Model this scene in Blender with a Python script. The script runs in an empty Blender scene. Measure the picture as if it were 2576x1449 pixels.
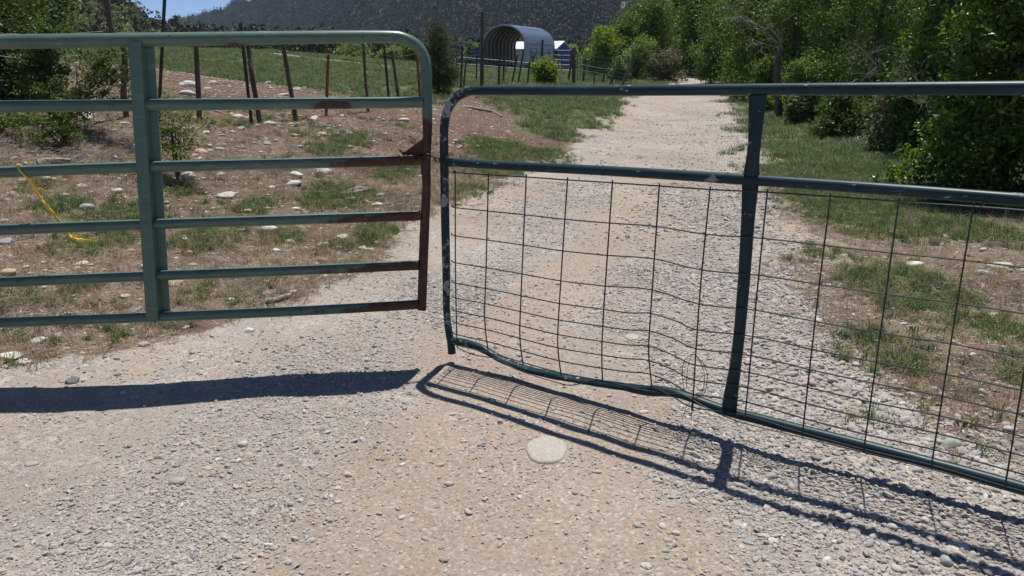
import bpy, math, random
import numpy as np
from mathutils import Vector
R = math.radians
rnd = random.Random(7)
rg = np.random.default_rng(11)
scene = bpy.context.scene
COL = scene.collection

# ---------------------------------------------------------------- camera, sky, sun, exposure
CAMH = 1.55; PITCH = 15.81; F = 1958.0          # focal length in units of a 2576-wide picture
cam_d = bpy.data.cameras.new('camera'); cam = bpy.data.objects.new('camera', cam_d); COL.objects.link(cam)
cam.location = (0, 0, CAMH); cam.rotation_euler = (R(90 - PITCH), 0, 0)
cam_d.sensor_width = 36; cam_d.lens = 36 * F / 2576; cam_d.clip_start = .05; cam_d.clip_end = 9000
scene.camera = cam
SUN_TO = Vector((.10, .27, 1.0)).normalized()
SUN_EL = math.asin(SUN_TO.z); SUN_AZ = math.atan2(SUN_TO.x, SUN_TO.y)
world = bpy.data.worlds.new('World'); scene.world = world; world.use_nodes = True
wt = world.node_tree; wt.nodes.clear()
sky = wt.nodes.new('ShaderNodeTexSky'); sky.sky_type = 'NISHITA'; sky.sun_disc = False
sky.sun_elevation = SUN_EL; sky.sun_rotation = SUN_AZ; sky.altitude = 1800; sky.air_density = .5; sky.dust_density = 0; sky.ozone_density = 2.5
bg = wt.nodes.new('ShaderNodeBackground'); bg.inputs['Strength'].default_value = .10
wo = wt.nodes.new('ShaderNodeOutputWorld'); wt.links.new(sky.outputs[0], bg.inputs[0]); wt.links.new(bg.outputs[0], wo.inputs[0])
sd = bpy.data.lights.new('sun', 'SUN'); sun = bpy.data.objects.new('sun', sd); COL.objects.link(sun)
sd.energy = 5.0; sd.angle = R(.53); sd.color = (1, .96, .9)
sun.rotation_euler = (-SUN_TO).to_track_quat('-Z', 'Y').to_euler(); sun.location = (0, 0, 30)
scene.view_settings.view_transform = 'Standard'; scene.view_settings.look = 'None'
scene.view_settings.exposure = 0.28; scene.view_settings.gamma = 1; scene.view_settings.use_curve_mapping = False
scene.render.engine = 'CYCLES'
scene.cycles.max_bounces = 8; scene.cycles.transparent_max_bounces = 8
scene.cycles.volume_bounces = 0

# ---------------------------------------------------------------- helpers
cth, sth = math.cos(R(PITCH)), math.sin(R(PITCH))
def ray(px, py):                                  # direction of a picture point, per metre of forward distance
    u = (px - 1288) / F; v = (py - 724.5) / F
    d = (u, cth - v * sth, -sth - v * cth)
    return d[0] / d[1], d[2] / d[1]
def at(px, py, Y):
    a, e = ray(px, py); return Vector((a * Y, Y, CAMH + e * Y))

def vnoise(x, y, seed=0):
    x = np.asarray(x, float); y = np.asarray(y, float)
    xi = np.floor(x).astype(np.int64); yi = np.floor(y).astype(np.int64); fx = x - xi; fy = y - yi
    fx = fx * fx * (3 - 2 * fx); fy = fy * fy * (3 - 2 * fy)
    def h(a, b):
        n = (a * 374761393 + b * 668265263 + seed * 1442695041) & 0xffffffff
        n = ((n ^ (n >> 13)) * 1274126177) & 0xffffffff
        return ((n ^ (n >> 16)) & 0xffff) / 65535.0
    return (h(xi, yi) * (1 - fx) + h(xi + 1, yi) * fx) * (1 - fy) + (h(xi, yi + 1) * (1 - fx) + h(xi + 1, yi + 1) * fx) * fy
def fbm(x, y, o=4, seed=0):
    s = 0; a = .5; t = 0
    for k in range(o):
        s = s + a * vnoise(np.asarray(x) * 2 ** k, np.asarray(y) * 2 ** k, seed + k * 17); t += a; a *= .5
    return s / t
def sstep(x, a, b):
    t = np.clip((np.asarray(x, float) - a) / (b - a), 0, 1); return t * t * (3 - 2 * t)

# terrain: smooth surface through surveyed spot heights
CP = [(0,-50,0),(-40,-40,1),(40,-40,0),(0,-10,0),(-10,-10,.6),(10,-10,0),(-4,-3,0),(4,-3,0),(0,0,0),(3,0,0),(-3,0,0),(5,3,0),(2,2,0),(0,2,0),(-2,2,0),(-3.5,3,.03),
 (-1,4,0),(1,4,0),(3,4,0),(-2.6,4.2,.02),(-1.5,5,.0),(0,6,0),(2,6,0),(4,6,0),(-3,5,.13),(-1.4,7,.09),(1,9,0),(3,9,0),(.3,12,.03),(2.2,13,0),(4,13,0),(-.6,9,.14),
 (3,20,0.02),(5,25,.05),(7.5,34,.1),(9,42,.15),(12.8,58,.72),(13,70,.95),(13,100,1.3),(10,200,1.5),(-3.2,8,.33),(-5,8,.62),(-4.8,10,.93),(-4.5,11.5,.79),(-3.5,13,.69),(-2.8,15.5,.7),
 (-2.8,20,.68),(-2.3,24,.62),(0,15,.25),(1,20,.3),(-9,25,1.26),(-10,20,1.7),(-7,14,1.25),(-19,60,2.7),(-5.5,60,1.6),(-1,29,.8),(2.7,35,.8),(0,90,1.3),(7,100,1.3),(5,9,0),(8,10,.1),(6,18,.1),
 (12,20,.2),(12,40,.35),(25,60,.9),(30,20,.6),(60,100,3),(-30,30,3.2),(-30,60,2.9),(-42,60,4.2),(-30,100,3.0),(-50,100,3.9),(-80,100,6),(0,200,2),(100,200,6),(-150,250,10),(-12,8,2),(-12,2,1.4),(-5,2,.3),(-6,5,.8),
 (0,450,4),(-400,700,8),(-500,1300,9),(300,380,8),(-30,0,4),(30,0,.5),(0,1500,20),(1500,0,20),(-1500,0,40),(0,-1500,0)]
CP = np.array(CP, float)
def _warp(x, y):
    s = np.sqrt(x * x + y * y) + 4; return x / s * 4, y / s * 4, np.log(s) * 2.2
def _ker(p, q):
    d = sum((a[:, None] - b[None, :]) ** 2 for a, b in zip(p, q)); return np.sqrt(d + .01)
_pw = _warp(CP[:, 0], CP[:, 1])
_W = np.linalg.solve(_ker(_pw, _pw) + np.eye(len(CP)) * 1e-4, CP[:, 2] - 0)
def T(x, y):
    x = np.atleast_1d(np.asarray(x, float)).ravel(); y = np.atleast_1d(np.asarray(y, float)).ravel(); out = np.empty(len(x))
    for i in range(0, len(x), 20000):
        out[i:i + 20000] = _ker(_warp(x[i:i + 20000], y[i:i + 20000]), _pw) @ _W
    return out
_EY = np.array([-60, 1, 2, 2.7, 3.4, 4.05, 4.77, 6, 7.4, 9.5, 12.2, 20, 41, 50, 58, 66, 76])
_EL = np.array([-6, -5.5, -4.6, -3.9, -3.2, -2.5, -1.75, -1.25, -.92, -.3, .35, 2.1, 6.3, 9.6, 11.3, 10.4, 3])
_ER = np.array([4, 3.6, 2.9, 2.5, 2.2, 2.0, 2.15, 2.6, 3.0, 3.4, 4.0, 6.1, 11.6, 13.1, 14.6, 14.8, 12])
def road_mask(x, y):
    l = np.interp(y, _EY, _EL); r = np.interp(y, _EY, _ER)
    n = (fbm(x * 1.3, y * 1.1, 3, 5) - .5) * 1.3
    w = .22 + .01 * np.abs(y)
    return sstep(x - l + n, -w, w) * sstep(r - x + n * 1.3, -w * 1.6, w * 1.6) * sstep(86 - y, 0, 8)
def belts(x, y):                                    # loose gravel thrown up in two belts beside the packed wheel tracks
    b1 = np.interp(y, [1, 2.2, 4.2, 7.2, 12, 20, 41, 60], [-1.75, -1.38, -.74, .10, 1.25, 3.2, 7.4, 10]); b2 = np.interp(y, [1, 2.5, 4.8, 9.5, 20, 41, 60], [1.3, 1.25, 1.35, 2.55, 4.9, 9.7, 13])
    n = (fbm(x * 1.1 + 3, y * .7, 4, 9) - .5) * .9; n2 = (fbm(x * 3.1, y * 2.2, 3, 19) - .5) * .5; k = 1 + .035 * np.minimum(y, 40)
    return np.clip(np.exp(-((x - b1 + n + n2) / (.40 * k)) ** 4) + np.exp(-((x - b2 + n + n2) / (.62 * k)) ** 4), 0, 1)
def tan_mask(x, y):
    c = .2 * (y - 2.8); g = belts(x, y); side = sstep(x - c, -1.5, -.8)
    st = fbm((x - .23 * y) * 1.5 + 7, y * .13, 3, 23) - .5
    return np.clip(((1 - g) * (.42 + .58 * side) + (fbm(x * 2.1, y * 1.3, 3, 31) - .5) * .55 + st * .8) * (.35 + .65 * np.exp(-np.abs(y) / 14)) + st * 1.6 * sstep(y, 6, 14) + .12 * sstep(y, 6, 14), 0, 1)
def track_mask(x, y):
    yt = 42 - (x + 3) * 1.0
    return sstep(2.6 - np.abs(y - yt), 0, .8) * sstep(-x, .0, 2) * sstep(x, -40, -30)
def micro(x, y):
    rm = road_mask(x, y)
    near = np.exp(-np.abs(y) / 30)
    rut = -.014 * (np.exp(-((x - .23 * (y - 2.6) - .95) / .3) ** 2) + np.exp(-((x - .23 * (y - 2.6) + 1.0) / .3) ** 2))
    a = (fbm(x * 1.2, y * 1.2, 3, 3) - .5) * .035 + (fbm(x * 6, y * 6, 3, 4) - .5) * .016
    b = (fbm(x * 1.6, y * 1.6, 4, 6) - .5) * .12 + (fbm(x * 8, y * 8, 2, 8) - .5) * .03
    return (a * (.55 * rm + .45) + rut * rm) * 1.0 + b * (1 - rm) * near * sstep(np.abs(x) + y * .5, 1.2, 3)
def G(x, y):
    x = np.atleast_1d(np.asarray(x, float)).ravel(); y = np.atleast_1d(np.asarray(y, float)).ravel(); return T(x, y) + micro(x, y)
def gz(x, y): return float(G(x, y)[0])
_YS = np.concatenate([np.arange(1.2, 8, .03), 8 * 1.012 ** np.arange(0, 260)])
def ground(px, py):                               # where the line of sight meets the ground
    a, e = ray(px, py); z = CAMH + e * _YS; g = G(a * _YS, _YS); k = np.argmax(z < g)
    if k == 0: k = len(_YS) - 1
    t = (z[k - 1] - g[k - 1]) / max(1e-6, (z[k - 1] - g[k - 1]) - (z[k] - g[k])) if k else 0
    Y = _YS[k - 1] + t * (_YS[k] - _YS[k - 1]); return Vector((a * Y, Y, gz(a * Y, Y)))

def mesh(name, V, Fc, smooth=True, attrs=None, mats=None, mi=None):
    me = bpy.data.meshes.new(name)
    if isinstance(Fc, np.ndarray) and Fc.ndim == 2:
        V = np.asarray(V, np.float32); n, k = Fc.shape
        me.vertices.add(len(V)); me.vertices.foreach_set('co', V.ravel())
        me.loops.add(n * k); me.loops.foreach_set('vertex_index', Fc.astype(np.int32).ravel())
        me.polygons.add(n); me.polygons.foreach_set('loop_start', np.arange(0, n * k, k, dtype=np.int32))
        me.update(calc_edges=True); me.validate()
    else:
        me.from_pydata([tuple(v) for v in V], [], [tuple(f) for f in Fc])
    me.polygons.foreach_set('use_smooth', np.full(len(me.polygons), smooth))
    for k, (dom, arr) in (attrs or {}).items():
        at_ = me.attributes.new(k, 'FLOAT', dom); at_.data.foreach_set('value', np.asarray(arr, np.float32))
    for m in (mats or []): me.materials.append(m)
    if mi is not None: me.polygons.foreach_set('material_index', np.asarray(mi, np.int32))
    me.update(); return me
def link(name, data, parent=None, **props):
    o = bpy.data.objects.new(name, data); COL.objects.link(o)
    if parent is not None: o.parent = parent
    for k, v in props.items():
        if v: o[k] = v
    return o
def empty(name, loc, label, category, group=None, rz=0):
    o = link(name, None, None, label=label, category=category, group=group)
    o.location = loc; o.rotation_euler = (0, 0, rz); o.empty_display_size = .2; return o

class MB:
    def __init__(s): s.V = []; s.F = []
    def add(s, V, Fc):
        b = len(s.V); s.V += [tuple(v) for v in V]; s.F += [tuple(i + b for i in f) for f in Fc]
    def tube(s, P, rad, seg=10, side=None, caps=True, jit=0):
        P = [Vector(p) for p in P]; n = len(P)
        rad = [rad] * n if not isinstance(rad, (list, tuple)) else rad
        V = []; prev = None
        for i, p in enumerate(P):
            t = (P[min(i + 1, n - 1)] - P[max(i - 1, 0)]).normalized()
            if side is not None: a = side
            elif prev is not None: a = prev
            else: a = Vector((0, 0, 1)) if abs(t.z) < .8 else Vector((1, 0, 0))
            u = (a - t * a.dot(t)).normalized(); w = t.cross(u); prev = u
            r = rad[i]; ru, rw = r if isinstance(r, (tuple, list)) else (r, r)
            for k in range(seg):
                c = 2 * math.pi * k / seg; j = 1 + (rnd.random() - .5) * jit
                V.append(p + u * (ru * j * math.cos(c)) + w * (rw * j * math.sin(c)))
        Fc = [(i * seg + k, i * seg + (k + 1) % seg, (i + 1) * seg + (k + 1) % seg, (i + 1) * seg + k) for i in range(n - 1) for k in range(seg)]
        if caps: Fc += [tuple(range(seg - 1, -1, -1)), tuple((n - 1) * seg + k for k in range(seg))]
        s.add(V, Fc)
    def box(s, c, hx, hy, hz, ax=None, ay=None, az=None):
        c = Vector(c); ax = ax or Vector((1, 0, 0)); ay = ay or Vector((0, 1, 0)); az = az or Vector((0, 0, 1))
        V = [c + ax * (i * hx) + ay * (j * hy) + az * (k * hz) for i in (-1, 1) for j in (-1, 1) for k in (-1, 1)]
        s.add(V, [(0, 1, 3, 2), (4, 6, 7, 5), (0, 4, 5, 1), (2, 3, 7, 6), (0, 2, 6, 4), (1, 5, 7, 3)])
    def build(s, name, mat, parent=None, smooth=True, origin=None, **props):
        o3 = Vector(origin) if origin is not None else (parent_loc(parent) if parent is not None else Vector((0, 0, 0)))
        me = mesh(name, [Vector(v) - o3 for v in s.V], s.F, smooth); me.materials.append(mat)
        o = link(name, me, parent, **props)
        if parent is None: o.location = o3
        if smooth and 'flat' not in props:
            try: me.set_sharp_from_angle(angle=R(50))
            except Exception: pass
        return o
def parent_loc(p):
    v = Vector((0, 0, 0))
    while p is not None: v = v + p.location; p = p.parent
    return v

# ---------------------------------------------------------------- materials
def nt(name):
    m = bpy.data.materials.new(name); m.use_nodes = True; t = m.node_tree; t.nodes.clear()
    o = t.nodes.new('ShaderNodeOutputMaterial'); b = t.nodes.new('ShaderNodeBsdfPrincipled'); t.links.new(b.outputs[0], o.inputs[0])
    return m, t, b, o
class N:
    def __init__(s, t): s.t = t
    def n(s, kind, **kw):
        x = s.t.nodes.new('ShaderNode' + kind)
        for k, v in kw.items():
            if hasattr(x, k): setattr(x, k, v)
            else: s.put(x.inputs[k.replace('_', ' ')], v)
        return x
    def put(s, inp, v):
        if hasattr(v, 'is_output') or isinstance(v, bpy.types.NodeSocket): s.t.links.new(v, inp)
        else: inp.default_value = v
    def noise(s, vec, scale, detail=4, rough=.55):
        x = s.n('TexNoise'); s.put(x.inputs['Scale'], scale); x.inputs['Detail'].default_value = detail; x.inputs['Roughness'].default_value = rough
        if vec is not None: s.put(x.inputs['Vector'], vec)
        return x.outputs[0]
    def ramp(s, fac, stops, interp='LINEAR'):
        x = s.n('ValToRGB'); s.put(x.inputs[0], fac); e = x.color_ramp.elements; x.color_ramp.interpolation = interp
        while len(e) > 1: e.remove(e[-1])
        e[0].position = stops[0][0]; e[0].color = c4(stops[0][1])
        for p, c in stops[1:]: q = e.new(p); q.color = c4(c)
        return x.outputs[0]
    def mix(s, f, a, b, mode='MIX'):
        x = s.n('Mix', data_type='RGBA', blend_type=mode); s.put(x.inputs[0], f); s.put(x.inputs[6], c4(a)); s.put(x.inputs[7], c4(b)); return x.outputs[2]
    def math(s, op, a, b=None, c=None, clamp=False):
        x = s.n('Math', operation=op, use_clamp=clamp); s.put(x.inputs[0], a)
        if b is not None: s.put(x.inputs[1], b)
        if c is not None: s.put(x.inputs[2], c)
        return x.outputs[0]
    def thr(s, v, lo, hi):
        x = s.n('MapRange', interpolation_type='SMOOTHSTEP'); s.put(x.inputs[0], v); x.inputs[1].default_value = lo; x.inputs[2].default_value = hi; return x.outputs[0]
    def bump(s, h, strength=.5, dist=.01, nrm=None):
        x = s.n('Bump'); x.inputs['Strength'].default_value = strength; x.inputs['Distance'].default_value = dist; s.put(x.inputs['Height'], h)
        if nrm is not None: s.put(x.inputs['Normal'], nrm)
        return x.outputs[0]
    def attr(s, name): x = s.n('Attribute'); x.attribute_name = name; return x.outputs['Fac']
    def obj(s): return s.n('TexCoord').outputs['Object']
    def map(s, v, scale): x = s.n('Mapping'); s.put(x.inputs[0], v); x.inputs['Scale'].default_value = scale; return x.outputs[0]
def c4(c):
    if isinstance(c, (tuple, list)) and len(c) == 3: return (*c, 1)
    if isinstance(c, (int, float)): return (c, c, c, 1)
    return c

def mat_simple(name, stops, scale=8, rough=.7, metal=0, bump=.3, bdist=.01, stretch=(1, 1, 1), spec=.4, detail=6):
    m, t, b, o = nt(name); k = N(t); v = k.map(k.obj(), stretch)
    n = k.noise(v, scale, detail, .65); c = k.ramp(n, stops)
    k.put(b.inputs['Base Color'], c); b.inputs['Roughness'].default_value = rough; b.inputs['Metallic'].default_value = metal
    b.inputs['Specular IOR Level'].default_value = spec
    if bump: k.put(b.inputs['Normal'], k.bump(k.noise(v, scale * 3, 4), bump, bdist))
    return m
def mat_leaf(name, cols, trans=.42, rough=.45, spec=.35):
    m, t, b, o = nt(name); k = N(t); f = k.attr('tone')
    c = k.ramp(f, [(i / (len(cols) - 1), q) for i, q in enumerate(cols)])
    k.put(b.inputs['Base Color'], c); b.inputs['Roughness'].default_value = rough; b.inputs['Specular IOR Level'].default_value = spec
    tr = t.nodes.new('ShaderNodeBsdfTranslucent'); k.put(tr.inputs[0], k.mix(1.0, c, (1.25, 1.25, .5), 'MULTIPLY'))
    mx = t.nodes.new('ShaderNodeMixShader'); mx.inputs[0].default_value = trans
    t.links.new(b.outputs[0], mx.inputs[1]); t.links.new(tr.outputs[0], mx.inputs[2]); t.links.new(mx.outputs[0], o.inputs[0]); return m
def mat_inst(name, stops, rough=.8, nscale=30, trans=0, bump=.3, interp='LINEAR'):
    m, t, b, o = nt(name); k = N(t); r = k.n('ObjectInfo').outputs['Random']
    c = k.ramp(r, stops, interp); n = k.noise(k.obj(), nscale, 3)
    c = k.mix(1.0, c, k.ramp(n, [(.3, (.72, .72, .72)), (.7, (1.18, 1.18, 1.18))]), 'MULTIPLY')
    k.put(b.inputs['Base Color'], c); b.inputs['Roughness'].default_value = rough; b.inputs['Specular IOR Level'].default_value = .3
    if bump: k.put(b.inputs['Normal'], k.bump(n, bump, .1))
    if trans:
        tr = t.nodes.new('ShaderNodeBsdfTranslucent'); k.put(tr.inputs[0], c); mx = t.nodes.new('ShaderNodeMixShader'); mx.inputs[0].default_value = trans
        t.links.new(b.outputs[0], mx.inputs[1]); t.links.new(tr.outputs[0], mx.inputs[2]); t.links.new(mx.outputs[0], o.inputs[0])
    return m

STONES = [(0, (.24, .235, .23)), (.15, (.36, .34, .325)), (.3, (.43, .385, .35)), (.42, (.34, .345, .35)), (.55, (.46, .42, .38)), (.68, (.40, .32, .27)), (.78, (.50, .46, .42)), (.9, (.31, .275, .25)), (1, (.6, .56, .51))]
M_peb = mat_inst('pebble_stone', STONES, .85, 40)
M_cob = mat_inst('field_cobble', [(0, (.45, .42, .37)), (.3, (.55, .51, .45)), (.5, (.38, .36, .33)), (.7, (.6, .56, .5)), (.85, (.46, .38, .3)), (1, (.62, .59, .55))], .85, 25)
def mat_stone(name, c):
    m, t, b, o = nt(name); k = N(t); v = k.obj(); n = k.noise(v, 22, 5, .7); n2 = k.noise(v, 140, 2, .6)
    col = k.mix(1., k.mix(n, tuple(q * .8 for q in c), tuple(min(.85, q * 1.15) for q in c)), k.ramp(n2, [(.35, (.8, .8, .8)), (.65, (1.1, 1.1, 1.1))]), 'MULTIPLY')
    k.put(b.inputs['Base Color'], col); b.inputs['Roughness'].default_value = .85; b.inputs['Specular IOR Level'].default_value = .25
    k.put(b.inputs['Normal'], k.bump(n2, .25, .004)); return m
SC = dict(pale=mat_stone('pale_stone', (.5, .46, .41)), white=mat_stone('white_stone', (.62, .6, .56)), grey=mat_stone('grey_stone', (.36, .345, .325)), blue=mat_stone('bluish_stone', (.31, .33, .345)),
          tan=mat_stone('tan_stone', (.46, .36, .26)), dark=mat_stone('dark_stone', (.19, .18, .175)), purple=mat_stone('purple_stone', (.2, .15, .17)), orange=mat_stone('orange_stone', (.45, .24, .12)), green=mat_stone('greenish_stone', (.35, .37, .33)))

# ground
def mat_ground():
    m, t, b, o = nt('ground_soil_and_gravel'); k = N(t); v = k.obj()
    road, tan, grass, red = k.attr('road'), k.attr('tan'), k.attr('grass'), k.attr('red')
    vo = k.n('TexVoronoi'); k.put(vo.inputs['Vector'], v); vo.inputs['Scale'].default_value = 95
    vo2 = k.n('TexVoronoi'); k.put(vo2.inputs['Vector'], v); vo2.inputs['Scale'].default_value = 38
    sep = k.n('SeparateColor'); k.put(sep.inputs[0], vo.outputs['Color']); sep2 = k.n('SeparateColor'); k.put(sep2.inputs[0], vo2.outputs['Color'])
    g1 = k.ramp(sep.outputs[0], [(0, (.20, .19, .18)), (.3, (.31, .285, .26)), (.6, (.385, .35, .315)), (.85, (.47, .43, .39)), (1, (.29, .285, .28))])
    g2 = k.ramp(sep2.outputs[0], [(0, (.29, .27, .255)), (.5, (.42, .37, .33)), (1, (.48, .44, .40))])
    gravel = k.mix(k.thr(sep2.outputs[1], .55, .6), g1, g2)
    big = k.noise(v, .8, 5, .6); fine = k.noise(v, 60, 5, .7); mid = k.noise(v, 7, 5, .65); med = k.noise(v, 2.6, 6, .65)
    dirt = k.ramp(fine, [(.3, (.215, .172, .135)), (.5, (.312, .256, .206)), (.72, (.42, .355, .298))])
    dirt = k.mix(k.thr(sep.outputs[1], .74, .80), dirt, g1)
    dirt = k.mix(k.math('MULTIPLY', k.thr(mid, .45, .75), .6), dirt, (.33, .25, .195))
    fines = k.ramp(fine, [(.3, (.245, .222, .20)), (.5, (.335, .306, .278)), (.72, (.43, .395, .36))])
    gravel = k.mix(k.math('MULTIPLY', k.thr(k.math('ADD', med, k.math('MULTIPLY', mid, .5)), .66, .82), .9), gravel, fines)
    edge = k.math('ADD', tan, k.math('ADD', k.math('MULTIPLY', k.math('SUBTRACT', mid, .5), .7), k.math('MULTIPLY', k.math('SUBTRACT', med, .5), 1.2)))
    pk = k.thr(edge, .15, .75); roadc = k.mix(k.math('MULTIPLY', pk, .95), gravel, dirt)
    roadc = k.mix(1., roadc, k.ramp(k.noise(v, .55, 4, .6), [(.32, (.84, .82, .79)), (.68, (1.1, 1.1, 1.1))]), 'MULTIPLY')
    redc = k.ramp(fine, [(.3, (.075, .046, .034)), (.5, (.13, .083, .062)), (.72, (.20, .138, .107))])
    straw = k.ramp(k.noise(k.map(v, (1, 3, 1)), 40, 4, .75), [(.3, (.065, .046, .036)), (.45, (.15, .112, .086)), (.58, (.27, .215, .165)), (.7, (.48, .40, .315))])
    fieldc = k.mix(k.thr(k.math('ADD', k.math('SUBTRACT', mid, .5), k.math('ADD', red, k.math('MULTIPLY', k.math('SUBTRACT', big, .5), 1.2))), .15, .7), straw, redc)
    fieldc = k.mix(k.thr(sep2.outputs[2], .95, .97), fieldc, g2)
    gr = k.ramp(k.noise(k.map(v, (1, .35, 1)), 3.0, 6, .7), [(.3, (.06, .085, .035)), (.5, (.10, .125, .055)), (.68, (.19, .185, .10))])
    gm = k.math('MULTIPLY', k.thr(k.math('ADD', grass, k.math('MULTIPLY', k.math('SUBTRACT', mid, .5), 1.4)), .25, .95), .85)
    fieldc = k.mix(gm, fieldc, gr)
    rm = k.thr(k.math('ADD', road, k.math('MULTIPLY', k.math('SUBTRACT', fine, .5), .6)), .35, .6)
    c = k.mix(rm, fieldc, roadc)
    k.put(b.inputs['Base Color'], c); b.inputs['Roughness'].default_value = .95; b.inputs['Specular IOR Level'].default_value = .15
    lo = k.math('SUBTRACT', 1.0, k.math('MULTIPLY', pk, .85))
    h = k.math('ADD', k.math('MULTIPLY', k.math('MULTIPLY', vo.outputs['Distance'], -1.1), lo), k.math('MULTIPLY', fine, 1.1))
    h = k.math('ADD', h, k.math('MULTIPLY', k.math('MULTIPLY', vo2.outputs['Distance'], -.7), lo))
    k.put(b.inputs['Normal'], k.bump(h, .9, .008, k.bump(k.math('ADD', mid, k.math('MULTIPLY', k.math('MULTIPLY', k.noise(v, 24, 4, .7), 1.2), k.math('SUBTRACT', 1.0, rm))), .6, .035)))
    return m
M_ground = mat_ground()

def gate_paint(name, base, dark, chip, rust_mode):
    m, t, b, o = nt(name); k = N(t); v = k.obj(); sep = k.n('SeparateXYZ'); k.put(sep.inputs[0], v)
    n = k.noise(v, 4, 5, .6); n2 = k.noise(v, 26, 6, .7); n3 = k.noise(v, 9, 6, .75)
    c = k.mix(k.thr(n, .35, .7), base, dark)
    if rust_mode:                                   # wear that sits on the steel itself: rust at the latch end and in a few spots
        x = sep.outputs[0]; z = sep.outputs[2]
        nz = k.math('MULTIPLY', z, -1)
        end = k.math('MULTIPLY', k.thr(x, -.95, .05), k.thr(nz, -1.42, -1.18))
        def spot(x0, x1, z0, z1):
            return k.math('MULTIPLY', k.math('MULTIPLY', k.thr(x, x0 - .05, x0 + .12), k.thr(k.math('MULTIPLY', x, -1), -x1 - .05, -x1 + .12)), k.math('MULTIPLY', k.thr(z, z0, z0 + .015), k.thr(nz, -z1, -z1 + .015)))
        sp1 = k.math('ADD', spot(-.53, -.26, 1.30, 1.40), spot(-.95, -.74, 1.60, 1.675))
        rust = k.math('ADD', k.math('ADD', k.math('MULTIPLY', end, 1.25), sp1), k.math('MULTIPLY', k.math('SUBTRACT', n3, .5), 2.0))
        spots = k.thr(n2, .645, .67)
        nzz = k.n('SeparateXYZ'); gm_ = k.n('NewGeometry'); k.put(nzz.inputs[0], gm_.outputs['Normal']); rust = k.math('SUBTRACT', rust, k.math('MULTIPLY', k.thr(nzz.outputs[2], .0, .7), .45))
        rm = k.thr(rust, .48, .85)
        rc = k.ramp(n2, [(.3, (.035, .017, .013)), (.55, (.07, .03, .02)), (.75, (.15, .07, .035))])
        c = k.mix(k.math('MULTIPLY', k.thr(k.noise(k.map(v, (1.5, 1.5, 9)), 5, 6, .7), .52, .72), .5), c, (.20, .29, .24)); c = k.mix(spots, c, (.05, .03, .025)); c = k.mix(rm, c, rc); rough = k.math('ADD', k.math('MULTIPLY', rm, .4), .33)
    else:
        ch = k.math('MULTIPLY', k.thr(k.noise(k.map(v, (1, 1, 2)), 12, 7, .72), .62, .635), k.thr(k.noise(v, 2.2, 3), .42, .56))
        lft = k.math('MULTIPLY', k.thr(k.math('MULTIPLY', sep.outputs[0], -1), -.16, -.02), k.thr(n3, .53, .55))
        ch = k.math('MAXIMUM', ch, lft)
        c = k.mix(ch, c, chip); rough = k.math('ADD', k.math('MULTIPLY', ch, .3), .40)
        rm = ch
    k.put(b.inputs['Base Color'], c); k.put(b.inputs['Roughness'], rough); b.inputs['Specular IOR Level'].default_value = .5 if rust_mode else .22
    k.put(b.inputs['Normal'], k.bump(k.math('ADD', n2, rm), .12, .003)); return m
M_green = gate_paint('green_gate_paint', (.086, .152, .112), (.064, .115, .088), (.3, .3, .3), True)
M_blue = gate_paint('blue_grey_gate_paint', (.015, .040, .050), (.010, .027, .035), (.26, .28, .29), False)
M_rust = mat_simple('rusty_steel', [(.3, (.05, .02, .015)), (.55, (.12, .05, .03)), (.75, (.22, .1, .05))], 30, .8, 0, .4, .004)
M_wire = mat_simple('dark_wire_steel', [(.3, (.012, .018, .022)), (.7, (.04, .048, .055))], 40, .5, 0, 0)
M_barb = mat_simple('weathered_fence_wire', [(.3, (.12, .10, .09)), (.7, (.25, .23, .21))], 20, .6, .4, 0)
M_wood = mat_simple('weathered_post_wood', [(.25, (.05, .035, .03)), (.5, (.11, .08, .065)), (.75, (.2, .16, .13))], 14, .9, 0, .8, .02, (3, 3, .35))
M_tpost = mat_simple('dark_steel_post', [(.3, (.025, .035, .03)), (.7, (.08, .075, .07))], 14, .6, .3, .1)
M_tpostr = mat_simple('rusty_steel_post', [(.3, (.12, .04, .02)), (.7, (.3, .12, .06))], 14, .8, 0, .1)
M_dead = mat_simple('bleached_dead_wood', [(.3, (.15, .13, .115)), (.5, (.27, .24, .21)), (.7, (.40, .36, .32))], 12, .9, 0, .5, .01, (2, 2, .5))
M_twig = mat_simple('dry_grey_twigs', [(.3, (.13, .11, .10)), (.7, (.30, .27, .25))], 6, .9, 0, 0)
M_bark = mat_simple('tree_bark', [(.3, (.035, .026, .02)), (.5, (.075, .058, .045)), (.75, (.14, .115, .095))], 10, .9, 0, .7, .03, (2, 2, .5))
M_galv = mat_simple('galvanised_sheet', [(.3, (.24, .31, .42)), (.7, (.33, .40, .51))], 2.5, .5, .2, .1, .01)
M_inner = mat_simple('barn_liner', [(.3, (.3, .26, .22)), (.7, (.48, .42, .36))], 3, .8, 0, .2)
M_rib = mat_simple('barn_ribs', [(.3, (.03, .03, .035)), (.7, (.06, .055, .055))], 3, .7, 0, 0)
M_bluew = mat_simple('blue_sheet_wall', [(.3, (.018, .055, .19)), (.7, (.03, .075, .24))], 2, .55, .1, .1)
M_whiter = mat_simple('white_sheet_roof', [(.3, (.55, .60, .66)), (.7, (.66, .70, .75))], 2, .5, 0, .05)
M_pipe = mat_simple('pale_corral_pipe', [(.3, (.06, .075, .10)), (.7, (.13, .15, .185))], 8, .5, .3, 0)
M_pipeg = mat_simple('green_corral_pipe', [(.3, (.03, .055, .05)), (.7, (.075, .11, .10))], 8, .5, .2, 0)
M_rope = mat_simple('yellow_plastic_twine', [(.3, (.62, .42, .03)), (.7, (.85, .62, .10))], 120, .6, 0, .5, .002)
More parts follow.
